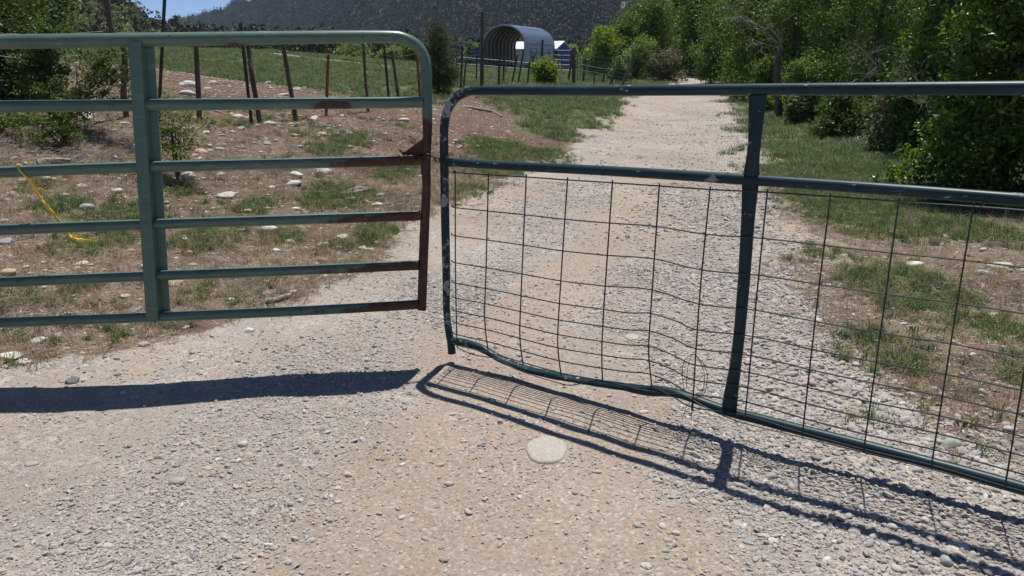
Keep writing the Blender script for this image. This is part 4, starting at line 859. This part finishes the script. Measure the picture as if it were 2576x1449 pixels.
# trees and brush on the left hill
plant_px('leafy_tree', 'bright green leafy tree behind the dark shrub at the top left', 'tree', 120, -90, 140, 190, 40, L_cott, 9000, 5, 31, nblob=12, clump=.2)
plant_px('leafy_tree', 'mid green tree at the top left corner of the picture', 'tree', -10, -120, 130, 200, 36, L_cott, 8000, 5, 32, nblob=12, clump=.2)
hr = random.Random(5)
def on_hill(px, Y):
    a, e = ray(px, 100); aa, XXh, YYh, Zh = h2; i = min(len(aa) - 1, max(0, int(np.searchsorted(aa, a)))); z = np.interp(Y, YYh[i], Zh[i]); return Vector((a * Y, Y, float(z)))
def where_hill(px, Y):
    return ('low down ' if Y < 128 else 'high up ') + ('beside the bright leafy tree' if px < 215 else 'left of the leaning wooden post' if px < 270 else 'behind the leaning wooden post' if px < 330 else 'between leaning post and tall steel post' if px < 405 else 'right of the tall steel post')
def dead_tree(px, Y, H, seed, label):
    if label is None: label = 'bare dark burnt tree ' + where_hill(px, Y)
    b = on_hill(px, Y); root = empty('dead_tree', b, label, 'tree', 'burnt ' + label.replace('tree', 'trees', 1)); mb = MB(); branch_tree(mb, b - Vector((0, 0, .5)), b + Vector((hr.uniform(-.4, .4), 0, H)), H * .016, 9, H * .17, seed, 1, 5, 0, .3); mb.build('trunk', M_dtree, root)
M_dtree = mat_simple('burnt_trunk', [(.3, (.04, .035, .035)), (.7, (.12, .105, .10))], 3, .9, 0, 0)
for i in range(46):
    px = hr.uniform(150, 450); Y = hr.uniform(105, 160); 
    if px > 330: Y = hr.uniform(130, 185)
    dead_tree(px, Y, hr.uniform(4.5, 8) * (1.0 if px < 330 else .75), 500 + i, None)
dead_tree(344, 150, 9.0, 560, 'tall bare spire against the sky left of the gap in the hills'); dead_tree(382, 165, 9.5, 561, 'thin bare branched tree against the sky beside the tall steel post')
k = 0
for i in range(58):
    px = hr.uniform(150, 480); Y = hr.uniform(88, 150) if px < 330 else hr.uniform(120, 190); b = on_hill(px, Y); Hh = hr.uniform(2.4, 4.6) * (1.0 if px < 400 else .7)
    lb = ('dense grey green', 'loose grey green', 'dull grey brown', 'yellow green')[i % 4] + ' bushy tree ' + where_hill(px, Y)
    plant('brush_tree', lb, 'tree', b, Hh, Hh * hr.uniform(.7, 1.1), [L_will, L_will, L_grey, L_cott][i % 4], 650, .13, 600 + i, lb.replace('tree', 'trees'), nblob=6, trunk=False, clump=.35)
for (px, ytop, Y, w, m, lb) in ((312, 16, 140, 55, L_will, 'rounded pale green tree on the skyline of the left hill'), (285, 5, 150, 40, L_grey, 'tall grey tree at the end of the left hill skyline'), (487, 70, 190, 14, L_dark, 'small upright green tree standing in the gap below the sky'), (449, 74, 180, 8, L_dark, 'narrow dark conifer in the gap below the sky'), (395, 50, 160, 40, L_will, 'pale green bush left of the steel post below the skyline'), (365, 62, 150, 45, L_cott, 'yellow green bush low on the end of the left hill')):
    b = on_hill(px, Y); Hh = at(px, ytop, Y).z - b.z; plant('brush_tree', lb, 'tree', b, max(2.5, Hh), w / F * Y, m, 1500, .15, 700 + px, None, nblob=8, trunk=False, clump=.3)
# behind the field: pale cottonwoods
for (px, yt, yb, w, Y, m, lb) in ((900, 112, 172, 90, 105, L_will, 'pale cottonwood clump seen between the crooked post and the rusty post'), (985, 118, 178, 70, 100, L_will, 'low pale willow clump behind the short leaning post'), (1035, 108, 182, 60, 95, L_cott, 'leafy clump under the bend of the green gate'),
                              (1105, 92, 190, 75, 80, L_will, 'pale leafy tree rising behind the juniper'), (1185, 112, 172, 40, 95, L_will, 'small pale tree between the juniper and the barn'), (1480, 145, 190, 70, 75, L_will, 'silvery willow bush right of the blue shed'),
                              (1440, 118, 178, 45, 108, L_will, 'silvery bush just behind the blue shed')):
    plant_px('willow', lb, 'tree', px, yt, yb, w, Y, m, 2600, 2.6, int(px), nblob=8, clump=.3, trunk=True, limbs=5)
plant_px('juniper', 'dense dark juniper bush standing behind the corner of the two gates', 'juniper', 1106, 92, 262, 92, 26, L_jun, 16000, 2.6, 41, nblob=16, low=.03, clump=.24, shell=.45, aspect=.25, r0=.06,
         blobs=[(0, 0, .3, .5, .5, .35), (.05, 0, .75, .55, .5, .45), (-.05, .1, 1.2, .52, .5, .45), (.05, 0, 1.6, .42, .4, .4), (-.12, 0, 1.85, .3, .3, .35), (.15, .05, 1.95, .22, .22, .3), (.3, 0, .5, .35, .35, .35), (-.35, 0, .6, .3, .3, .4)])
plant_px('yellow_bush', 'bright yellow green bush in front of the ribbed barn side', 'bush', 1370, 153, 216, 82, 34, L_yel, 5000, 3, 42, nblob=8, low=.05, clump=.3, trunk=False)
# right side woodland, from far to near
for (px, yt, yb, w, Y, m, n_, lb) in (
    (1512, 78, 196, 80, 62, L_yel, 4500, 'yellow green young tree at the left end of the roadside trees'), (1575, 40, 198, 110, 66, L_cott, 7000, 'light green tree behind the yellow green young tree'),
    (1640, 0, 200, 120, 60, L_cott, 9000, 'tall mid green tree left of the road bend'), (1700, -40, 198, 110, 70, L_dark, 8000, 'tall dark tree behind the road bend'), (1760, -60, 196, 120, 64, L_dark, 9000, 'tall green tree straight above the end of the road'),
    (1660, -20, 196, 150, 78, L_cott, 8000, 'tall pale green tree far behind the road bend'), (1725, -60, 196, 170, 74, L_will, 9000, 'spreading green tree far behind the end of the road'), (1815, -90, 196, 170, 68, L_dark, 9000, 'broad dark tree behind the low scrub at the road end'),
    (1880, -120, 200, 190, 48, L_cott, 10000, 'broad green tree far behind the bleached dead branches'), (2040, -150, 205, 230, 38, L_dark, 12000, 'broad tree behind the dark trees above the blue top rail'), (2150, -170, 210, 240, 34, L_dark, 12000, 'wide dark tree filling the gap left of the near tree'),
    (2290, -170, 230, 250, 27, L_dark, 12000, 'wide dark tree behind the fan of bare twigs'), (1950, 60, 205, 130, 44, L_cott, 6000, 'leafy mid height tree right behind the bleached dead tree'),
    (1600, 105, 200, 80, 55, L_will, 3500, 'grey green bushy tree low at the left of the road bend'), (1560, 150, 198, 50, 52, L_cott, 2000, 'small green bush beside the mesh panels'), (1680, 120, 200, 70, 54, L_grey, 3000, 'grey brushy thicket beside the road bend'),
    (1830, -70, 200, 130, 52, L_dark, 9000, 'dark tree right of the road end'), (1790, 90, 196, 80, 50, L_cott, 4000, 'leafy bush under the tall tree above the road end'), (1860, 120, 205, 80, 40, L_cott, 4500, 'green bush beyond the flattened gate upright'),
    (1900, -90, 215, 150, 36, L_dark, 10000, 'dark leafy tree behind the bleached dead branches'), (1990, -120, 225, 170, 30, L_dark, 11000, 'dark leafy tree right of the bleached dead branches'), (2090, -160, 235, 190, 26, L_dark, 12000, 'dark tree above the middle of the blue top rail'),
    (2190, -180, 250, 190, 22, L_dark, 12000, 'dense dark tree left of the near right hand tree'), (2010, 160, 245, 110, 24, L_cott, 5500, 'bright leafed bush just above the blue rail'), (1935, 150, 235, 80, 27, L_dark, 4000, 'dark bush at the foot of the dead tree')):
    plant_px('roadside_tree' if yt < 100 else 'roadside_bush', lb, 'tree' if yt < 100 else 'bush', px, yt, yb, w * 1.22, Y, m, int(n_ * (1.7 if Y > 45 else 1.3)), 2.6 if Y > 45 else 3.6, int(px * 3 + yb), nblob=12 if yt < 100 else 7, low=.08, clump=.24, limbs=9)
for (px, yt, yb, w, Y, m, n_, lb) in (
    (2110, 235, 330, 150, 17, L_shrub, 7000, 'low leafy brush bordering the grass under the top rail'), (2230, 230, 380, 150, 14, L_grey, 8000, 'tangled grey brush at the edge of the grass'), (2010, 235, 300, 90, 21, L_shrub, 4500, 'low brush nearest the flattened upright'), (2300, 130, 400, 150, 13.5, L_dark, 8000, 'dark bushy undergrowth below the near tree')):
    plant_px('verge_brush', lb, 'bush', px, yt, yb, w, Y, m, n_, 4.5, int(px * 5), nblob=9, low=.05, clump=.3, limbs=12, r0=.02)
plant_px('near_tree', 'big near tree with glossy leaves filling the top right of the picture', 'tree', 2500, -330, 480, 520, 9.6, L_near, 34000, 8, 61, nblob=24, low=.04, clump=.12, limbs=16, r0=.10, D=2.4, shell=.35)
plant_px('near_tree', 'leafy tree overhanging the gate beyond the right edge', 'tree', 2780, -300, 560, 420, 8.4, L_near, 15000, 8, 62, nblob=14, low=.04, clump=.18, limbs=12, r0=.09, shell=.35)
plant_px('near_tree', 'tall dark tree standing behind the big near tree', 'tree', 2360, -260, 360, 300, 13.5, L_near, 18000, 6, 63, nblob=14, low=.05, clump=.18, limbs=12, r0=.10, shell=.4)
# bleached dead tree
b = at(1968, 215, 24); b.z = gz(b.x, b.y) - .1
root = empty('bleached_tree', b, 'leaning dark trunk with bleached bare branches fanning up to the left', 'tree')
mb = MB(); P = [b, at(1955, 170, 24), at(1962, 130, 24), at(1950, 95, 23.8), at(1930, 70, 23.6)]; mb.tube(smooth_path(P, 4), [.12 - .07 * i / 16 for i in range(17)], 8, jit=.2); mb.build('trunk', M_dtree, root)
mb = MB(); r = random.Random(77)
def twig(p, d, L, rr, lv):
    q = [p]; dd = d.normalized()
    for i in range(4): dd = (dd + Vector((r.uniform(-1, 1), r.uniform(-1, 1), r.uniform(-1, 1))) * .18).normalized(); q.append(q[-1] + dd * L / 4)
    mb.tube(q, [rr * (1 - .8 * i / 4) for i in range(5)], 4, caps=False)
    if lv:
        for _ in range(5): i = r.randint(1, 4); twig(q[i], dd + Vector((r.uniform(-.9, .9), r.uniform(-.6, .3), r.uniform(-.7, .7))), L * r.uniform(.35, .65), rr * .5, lv - 1)
for (x0, y0, x1, y1) in ((1945, 95, 1850, 40), (1945, 92, 1870, 5), (1940, 85, 1905, -20), (1955, 120, 1870, 95), (1958, 128, 1995, 60), (1940, 80, 1830, 20)):
    a, q = at(x0, y0, 23.7), at(x1, y1, 23.2); twig(a, q - a, (q - a).length, .016, 2)
mb.build('branches', M_twig, root)
for (x, y, Y, sd_, lb) in ((2290, 190, 12.0, 3, 'fan of bare grey twigs in front of the dark trees at the right'), (2150, 110, 18, 4, 'bare grey twigs among the dark trees left of the near tree')):
    b = at(x, y + 90, Y); b.z = gz(b.x, b.y); root = empty('bare_branches', b, lb, 'dead branches'); mb = MB(); r = random.Random(sd_)
    for _ in range(9): twig(at(x + r.uniform(0, 60), y + r.uniform(20, 120), Y), Vector((r.uniform(-1, .2), r.uniform(-.8, .2), r.uniform(-.2, .9))), Y * .035, .008, 2)
    mb.build('branches', M_twig, root)
# low growth at the far road bend
for i, (px, yb, w, Y) in enumerate(((1705, 193, 70, 74), (1765, 194, 80, 76), (1830, 198, 60, 66), (1850, 208, 60, 44), (1640, 200, 60, 58))):
    plant_px('roadside_scrub', ['bright low scrub left of the far end of the road', 'bright low scrub across the far end of the road', 'bright low scrub right of the far end of the road', 'low scrub on the right verge before the road end', 'low scrub between the mesh panels and the road'][i], 'scrub', px, yb - 22, yb, w, Y, L_yel if i < 3 else L_cott, 2200, 3.4, 900 + i, nblob=6, trunk=False, low=.1, clump=.4)

# mountain and hillside woods
def hill_pts(h, n, emax, seed):
    aa, XXh, YYh, Zh = h; r = np.random.default_rng(seed); m, k = XXh.shape; i = r.uniform(0, m - 1.001, n); j = r.uniform(0, k - 1.001, n) 
    i0 = i.astype(int); j0 = j.astype(int); f = (i - i0)[:, None]; g = (j - j0)[:, None]
    S = np.stack([XXh, YYh, Zh], -1); P = (S[i0, j0] * (1 - f) + S[i0 + 1, j0] * f) * (1 - g) + (S[i0, j0 + 1] * (1 - f) + S[i0 + 1, j0 + 1] * f) * g
    area = np.linalg.norm(np.cross(S[i0 + 1, j0] - S[i0, j0], S[i0, j0 + 1] - S[i0, j0]), axis=1); e = (P[:, 2] - CAMH) / P[:, 1]; k_ = (e < emax) & (r.random(n) < np.clip(area / np.percentile(area, 97), 0, 1)); return P[k_]
def tree_src(name, seed, tall):
    blobs = [(0, 0, .25, .42, .42, .25), (.1, .05, .5, .36, .36, .3), (-.1, 0, .75, .26, .26, .28), (0, 0, 1.0 * tall, .15, .15, .22)]
    V, Fc, tone = leafcloud(blobs, 150, .10, seed, .35, .3, nclump=20, aspect=.7); return src_obj(name, V, Fc, I_hill, False)
hsrc = [tree_src('hill_tree_source', 800 + i, 1 + .15 * i) for i in range(5)]
P = hill_pts(mt, 150000, .13, 3); keep = rg.random(len(P)) < .38 + .6 * sstep(fbm(P[:, 0] / 40, P[:, 1] / 60, 5, 71), .35, .6); P = P[keep]; n = len(P); s = rg.uniform(2.6, 6.4, n)
P[:, 2] -= .3
scatter('mountain_forest', 'dark junipers and pines covering the mountain slope', P, np.stack([np.zeros(n), np.zeros(n), rg.uniform(0, 6.28, n)], -1), np.stack([s, s, s * rg.uniform(.75, 1.2, n)], -1), rg.integers(0, 5, n), hsrc, I_hill)
print('mountain trees', n)
P = hill_pts(h2, 9000, .3, 4); n = len(P); s = rg.uniform(1.4, 3.4, n)
scatter('hillside_brush', 'scrub and small trees covering the left hill', P, np.stack([np.zeros(n), np.zeros(n), rg.uniform(0, 6.28, n)], -1), np.repeat(s[:, None], 3, 1), rg.integers(0, 5, n), hsrc, I_hill)
# valley brush between field and mountain
x = rg.uniform(-1, 1, 9000); y = 115 * np.exp(rg.uniform(0, math.log(420 / 115), 9000)); x = x * y * .75; k = (x / y > -.42); x, y = x[k], y[k]; n = len(x); s = rg.uniform(1.2, 3.0, n)
scatter('valley_brush', 'dark brush along the foot of the mountain', np.stack([x, y, T(x, y)], -1), np.stack([np.zeros(n), np.zeros(n), rg.uniform(0, 6.28, n)], -1), np.repeat(s[:, None], 3, 1), rg.integers(0, 5, n), hsrc, I_hill)
# rock band on the mountain
mb = MB(); r = random.Random(9)
rock_band = empty('rock_outcrop', (60, 470, gz(60, 470)), 'grey broken rock ledges crossing the mountain above the barn', 'rock outcrop')
aa, XXh, YYh, Zh = mt
for i in range(130):
    px = r.uniform(1380, 2080); py = 62 - (px - 1380) * .045 + r.gauss(0, 12) + (30 if r.random() < .2 else 0); a, e = ray(px, py); ii = min(len(aa) - 1, int(np.searchsorted(aa, a))); ee = (Zh[ii] - CAMH) / YYh[ii]; jj = min(len(ee) - 1, int(np.searchsorted(ee, e)))
    c = Vector((XXh[ii, jj], YYh[ii, jj], Zh[ii, jj] + .5)); V, Fc = stone_geo(ICO1, 1000 + i, .5, (r.uniform(1.5, 4), 1.6, r.uniform(.7, 2.2))); mb.add([c + Vector(v) for v in V], Fc.tolist())
mb.build('ledge_rocks', mat_simple('mountain_rock', [(.3, (.12, .10, .095)), (.7, (.27, .235, .21))], .3, .95, 0, .5, .5), rock_band, smooth=False, kind='stuff')

# ---------------------------------------------------------------- individual stones
W = lambda *a: a
stones = [
 # x, y, width px, colour, height ratio, label
 (475,218,46,'white',.5,'largest pale boulder beside the wooden fence post on the red soil'), (472,238,42,'pale',.4,'flat pale boulder just below the largest boulder'), (534,211,30,'pale',.4,'pale flat stone on the red soil right of the largest boulder'), (522,223,22,'tan',.3,None), (218,300,44,'white',.6,'rounded white rock beside the dark shrub under the second rail'),
 (311,311,30,'tan',.25,None), (305,319,13,'pale',.5,None), (289,330,18,'pale',.5,None), (345,298,20,'grey',.5,None), (599,296,30,'pale',.45,'pale stone beside the foot of the thin steel post'), (607,326,22,'blue',.6,None), (519,336,20,'white',.6,'white knobbly stone below the wooden fence post'), (475,323,24,'pale',.3,None), (467,303,30,'tan',.3,None),
 (335,370,18,'white',.7,None), (507,387,34,'tan',.6,'tan boulder sitting above the third rail right of the sapling'), (490,394,24,'tan',.5,'smaller tan stone tucked against the tan boulder'), (526,369,20,'pale',.4,None), (530,379,20,'white',.4,None), (554,377,26,'pale',.35,None), (481,355,16,'pale',.4,None),
 (676,210,19,'pale',.5,None), (748,227,24,'grey',.5,'grey oval stone right of the leaning wooden post on the red soil'), (680,223,16,'pale',.4,None), (713,240,28,'pale',.3,None), (848,215,22,'pale',.3,None), (867,214,18,'white',.35,None), (861,293,18,'white',.5,None), (792,303,22,'white',.9,'upright white stone left of the rusty post foot'),
 (1015,304,38,'pale',.35,'flat pale stone right of the crooked post below the second rail'), (679,313,34,'pale',.4,None), (826,318,16,'pale',.5,None), (840,321,14,'white',.5,None), (808,341,32,'tan',.5,'tan and white stone with dark underside in the middle of the stony bank'), (878,338,22,'blue',.5,'blue grey cobble right of the tan and white stone'), (902,338,12,'orange',.7,'small orange stone next to the blue grey cobble'),
 (755,372,20,'blue',.6,'small bluish cobble above the third rail'), (739,342,26,'pale',.4,None), (672,362,20,'pale',.5,None), (474,447,38,'pale',.6,'large rounded pale cobble right of the green upright below the third rail'), (572,494,50,'pale',.35,'long log shaped pale stone pointing down to the right'), (618,533,38,'white',.3,'flat white stone just above the fourth rail'), (219,525,34,'grey',.6,'round grey stone in the weeds right of the yellow twine'),
 (229,502,20,'grey',.4,None), (556,440,24,'pale',.4,None), (54,456,22,'pale',.4,None), (15,612,32,'blue',.6,'bluish grey rock at the left edge under the fourth rail'), (10,558,22,'tan',.5,None), (603,581,30,'pale',.35,None), (324,466,15,'pale',.4,None), (484,667,34,'grey',.25,None), (582,755,20,'white',.5,None), (440,716,50,'tan',.45,'wide tan rock partly hidden behind the foot of the green upright'),
 (20,687,44,'tan',.4,'tan rock at the left edge just above the fifth rail'), (360,672,20,'white',.6,None), (745,443,42,'white',.5,'egg shaped white cobble between third and fourth rails'), (739,464,44,'white',.35,'flat white cobble just below the egg shaped one'), (815,435,42,'pale',.5,'pale cobble under the third rail right of the white pair'), (686,471,22,'pale',.3,None), (955,495,28,'grey',.6,'smooth grey stone right of the bleached driftwood'),
 (881,502,28,'pale',.4,None), (922,509,24,'tan',.5,None), (674,578,54,'white',.35,'long white cobble directly below the fourth rail'), (729,613,30,'grey',.6,'grey mottled stone in the weeds below the fourth rail'), (863,599,34,'pale',.5,'pale lumpy stone above the fifth rail'), (812,618,36,'tan',.45,'tan flat stone above the fifth rail near the driveway edge'), (853,625,24,'tan',.5,None), (929,630,30,'pale',.4,'pale stone at the driveway edge beside the last weed clump'),
 (738,736,26,'pale',.4,None), (695,632,20,'white',.6,None), (952,528,20,'pale',.4,None), (672,525,22,'pale',.4,None), (745,526,22,'white',.4,None), (674,364,20,'grey',.4,None), (625,834,32,'white',.45,'white oval stone alone on the gravel below the green gate'), (362,868,28,'grey',.5,'grey stone under the bottom rail at the dirt edge'), (185,961,34,'dark',.6,'dark stone half inside the wide gate shadow'),
 (612,1121,32,'pale',.7,'pale humped stone with black underside left of the driveway centre'), (445,1215,46,'grey',.5,'long grey stone lying on the gravel at the lower left'), (877,1197,28,'pale',.7,'smooth cream stone with a sharp shadow near the driveway centre'), (571,1176,20,'grey',.7,None), (80,1168,32,'grey',.3,'flat grey stone at the far lower left'), (642,1288,22,'pale',.7,None), (737,1311,18,'purple',.6,'small squarish purple stone near the bottom'),
 (1107,1171,26,'tan',.5,'tan pointed stone left of the flat disc'), (1140,1043,22,'pale',.5,'pale stone between the shadow and the flat disc'), (147,1391,40,'grey',.35,None), (270,1374,24,'pale',.4,None), (727,1418,22,'pale',.9,'pale upright pebble at the bottom edge'), (480,910,20,'pale',.4,None), (377,1157,20,'tan',.5,None), (525,1178,26,'tan',.2,None), (767,1009,22,'grey',.5,None), (702,1117,20,'grey',.5,None), (660,1300,14,'purple',.5,None),
 (1940,1200,34,'grey',.65,'round grey cobble between the two rail shadows at the right'), (2200,1210,26,'grey',.6,'grey cobble touching the lower rail shadow'), (2200,1300,32,'blue',.5,'bluish cobble lying in the mid rail shadow'), (1833,1255,26,'dark',.5,'dark cobble just below the shadow crossing'), (1745,1265,28,'pale',.6,'pale cobble below the crossing of the shadows'), (1690,1273,24,'grey',.5,None), (1700,1342,26,'pale',.6,None), (1925,1350,26,'pale',.5,None), (1675,1387,24,'blue',.5,None),
 (1575,1415,22,'pale',.6,None), (1625,1425,32,'pale',.4,None), (1960,1322,22,'dark',.6,None), (2250,1365,34,'grey',.4,'grey green flat cobble at the lower right'), (2288,1330,26,'blue',.4,None), (2358,1327,26,'grey',.35,None), (2390,1122,58,'green',.5,'largest greenish grey rock behind the mesh at the right'), (2421,1142,36,'grey',.7,'rounded rock leaning on the greenish rock'), (2370,1143,40,'pale',.25,'flat slab in front of the greenish rock'),
 (1885,847,20,'pale',.5,None), (2268,1016,22,'white',.5,None), (2298,1025,24,'pale',.5,None), (2123,1026,26,'tan',.35,None), (2248,1100,20,'blue',.6,None), (2415,1375,52,'white',.15,'flat whitish slab at the edge of the lower shadow'), (2300,668,44,'white',.4,'white jagged rock in the tall weeds behind the mesh'), (2515,672,60,'pale',.35,'long pale rock at the right edge behind the mesh'), (2480,690,50,'grey',.3,'broken grey slab beside the long pale rock'), (2447,893,20,'white',.4,None),
 (2163,355,38,'grey',.5,'grey rock in the grass verge under the top rail'), (1748,687,18,'grey',.7,None), (2290,1160,20,'grey',.5,None), (2100,980,22,'grey',.5,None), (1180,905,14,'tan',.7,None), (1240,1008,20,'pale',.4,None), (60,910,40,'white',.2,'flat white slab at the left edge on the dirt bank'), (100,858,44,'white',.35,'pale half buried rock in the dry grass under the gate'), (30,895,60,'white',.15,None)]
PROTO = {}
def add_stone(x, y, z, wd, colour, hr_, name, label, cat, group, seed, rz):
    key = (colour, seed % 6, round(hr_, 1))
    if key not in PROTO:
        V, Fc = stone_geo(ICO3 if wd > .03 else ICO2, 1500 + (seed % 6) * 7, .35, (1, .72, max(.14, hr_))); PROTO[key] = mesh(name, V, Fc, True, None, [SC[colour]])
    o = link(name, PROTO[key], None, label=label, category=cat, group=group); s = wd / 2; o.scale = (s, s, s); o.rotation_euler = (rnd.uniform(-.08, .08), rnd.uniform(-.08, .08), rz); o.location = (x, y, z + s * hr_ * .25)
SZ = {'field': ('river-worn stone lying on the stony bank behind the green gate', 'stones on the bank'), 'drive': ('loose stone lying on the open gravel driveway', 'stones on the driveway')}
CN = dict(pale='pale', white='white', grey='grey', blue='bluish grey', tan='tan', dark='dark', purple='purplish', orange='orange', green='greenish')
for i, (x, y, w, c, h_, lb) in enumerate(stones):
    g = ground(x, y); d = math.hypot(g.x, g.y, ); wd = w / F * math.sqrt(g.x ** 2 + g.y ** 2 + 1) * .97; z_ = 'drive' if (y > 800) else 'field'
    if lb is None:
        where = ('the stony bank behind the green gate' if x < 1100 else 'the weedy ground behind the mesh gate') if z_ == 'field' else 'the open gravel driveway'
        lb2 = f'small {CN[c]} stone lying on {where}'; gp = f'small {CN[c]} stones on {where}'
    else: lb2, gp = lb, None
    add_stone(g.x, g.y, g.z, wd, c, h_, 'stone', lb2, 'stone', gp, i, rnd.uniform(-.5, .5))
# half buried flat disc stones
for (x, y, w, hh_, lb) in ((1375, 1130, 100, 72, 'broad round flat pale stone set flush in the driveway dirt'), (1590, 848, 36, 16, 'small flat pale stone set flush in the gravel behind the mesh')):
    g = ground(x, y); s = w / F * math.sqrt(g.x ** 2 + g.y ** 2 + 1.9) / 2; g2, g3 = ground(x, y + hh_ / 2), ground(x, y - hh_ / 2); ry = abs(g3.y - g2.y) / 2
    V = [(0, 0, .005)]; Fc = []; nseg = 40
    for j, (f, z) in enumerate(((.5, .005), (.8, .0045), (.95, .003), (1.0, -.002), (1.03, -.03))):
        for k in range(nseg): t = 2 * math.pi * k / nseg; w_ = 1 + .045 * math.sin(2 * t + 1) + .03 * math.sin(5 * t) + rnd.uniform(-.008, .008); V.append((s * f * w_ * math.cos(t), ry * f * w_ * math.sin(t), z + .0015 * math.sin(k * 1.7 + j)))
    Fc = [(0, 1 + k, 1 + (k + 1) % nseg) for k in range(nseg)] + [(1 + j * nseg + k, 1 + (j + 1) * nseg + k, 1 + (j + 1) * nseg + (k + 1) % nseg, 1 + j * nseg + (k + 1) % nseg) for j in range(4) for k in range(nseg)]
    o = link('flat_stone', mesh('flat_stone', V, Fc, True, None, [mat_stone('flat_stone_surface', (.39, .36, .315))]), None, label=lb, category='stone'); o.location = (g.x, g.y, g.z + .002)
# loose pebbles, the largest ones as pieces of their own
pc = ['pale', 'grey', 'grey', 'blue', 'tan', 'white', 'pale', 'dark', 'grey', 'purple']
for i in range(170):
    if i < 85: x, y = rnd.uniform(-1.9, 1.9), rnd.uniform(1.75, 3.9)
    else: x, y = rnd.uniform(.5, 2.3), rnd.uniform(2.0, 4.5)
    if abs(x) > .66 * y: continue
    c = pc[rnd.randrange(10)]; wd = rnd.uniform(.017, .034) * (1 if i < 85 else 1.15); side = 'right of the flat disc stone' if x > .4 else ('left of the flat disc stone' if x > -.6 else 'at the far left')
    add_stone(x, y, gz(x, y), wd, c, rnd.choice([.4, .5, .6]), 'pebble', f'{CN[c]} pebble loose on the driveway gravel {side}', 'pebble', f'{CN[c]} pebbles on the driveway {side}', i + 3, rnd.uniform(0, 3.1))
# sticks and driftwood
def stick(name, label, pts, r, mat=M_dead, cat='stick', seg=7):
    P = [ground(x, y) + Vector((0, 0, r * .8 + dz)) for x, y, dz in pts]; mb = MB(); P = smooth_path(P, 4); n_ = len(P); mb.tube(P, [r * (.75 + .4 * math.sin(1 + 2.5 * i / n_)) for i in range(n_)], seg, jit=.3)
    mb.build(name, mat, None, origin=P[0], label=label, category=cat)
stick('stick', 'short weathered stick on the gravel under the green gate', [(668, 762, 0), (700, 758, .004), (732, 748, .01)], .017)
stick('branch', 'long bleached branch lying on the bank right of the blue gate corner', [(1168, 268, 0), (1200, 277, .01), (1240, 284, .01), (1262, 296, 0)], .03)
stick('stick', 'thin bleached stick on the bank below the blue top rail', [(1300, 274, 0), (1325, 280, .01), (1345, 284, 0)], .02)
stick('branch', 'pale broken log piece at the foot of the low shrub', [(95, 415, 0), (130, 412, .01), (180, 413, .01)], .03)
dw = ground(895, 487); dr = empty('driftwood', dw, 'bleached splintered driftwood pile lying below the third rail', 'driftwood')
for j in range(9):
    mb = MB(); x0, x1 = 848 + rnd.uniform(0, 20), 930 + rnd.uniform(-20, 15); P = [ground(x0, 492 + rnd.uniform(-5, 4)) + Vector((0, 0, .02)), ground((x0 + x1) / 2, 487 + rnd.uniform(-5, 4)) + Vector((0, 0, .02 + .004 * j)), ground(x1, 481 + rnd.uniform(-7, 6)) + Vector((0, 0, .03))]
    mb.tube(smooth_path(P, 4), [.003 + .006 * math.sin(.4 + 2.4 * i / 8) for i in range(9)], 6, jit=.4); mb.build('splinter', M_dead, dr)
mb = MB()                                            # dead twigs heaped under the shrubs
for i in range(420):
    g = ground(rnd.uniform(-40, 330), rnd.uniform(318, 440)); a = rnd.uniform(0, 6.28); L = rnd.uniform(.06, .28); d = Vector((math.cos(a), math.sin(a), rnd.uniform(-.1, .35))); g = g + Vector((0, 0, rnd.uniform(0, .05)))
    mb.tube([g - d * L * .5, g + Vector((rnd.gauss(0, .02), rnd.gauss(0, .02), .02)), g + d * L * .5], [.0035, .003, .0015], 3, caps=False)
mb.build('dead_twigs', M_twig, None, kind='stuff', label='heap of dead grey twigs under the shrubs at the left')

# ---------------------------------------------------------------- air
HAZE = .00012
if HAZE:
    mb = MB(); mb.box((0, 800, 200), 1400, 1500, 230)
    hm = bpy.data.materials.new('air'); hm.use_nodes = True; t = hm.node_tree; t.nodes.clear(); o_ = t.nodes.new('ShaderNodeOutputMaterial'); v_ = t.nodes.new('ShaderNodeVolumePrincipled')
    v_.inputs['Color'].default_value = (.55, .72, 1.0, 1); v_.inputs['Density'].default_value = HAZE; v_.inputs['Anisotropy'].default_value = .2; t.links.new(v_.outputs[0], o_.inputs['Volume'])
    mb.build('haze', hm, None, smooth=False, kind='stuff', label='thin blue air over the valley')
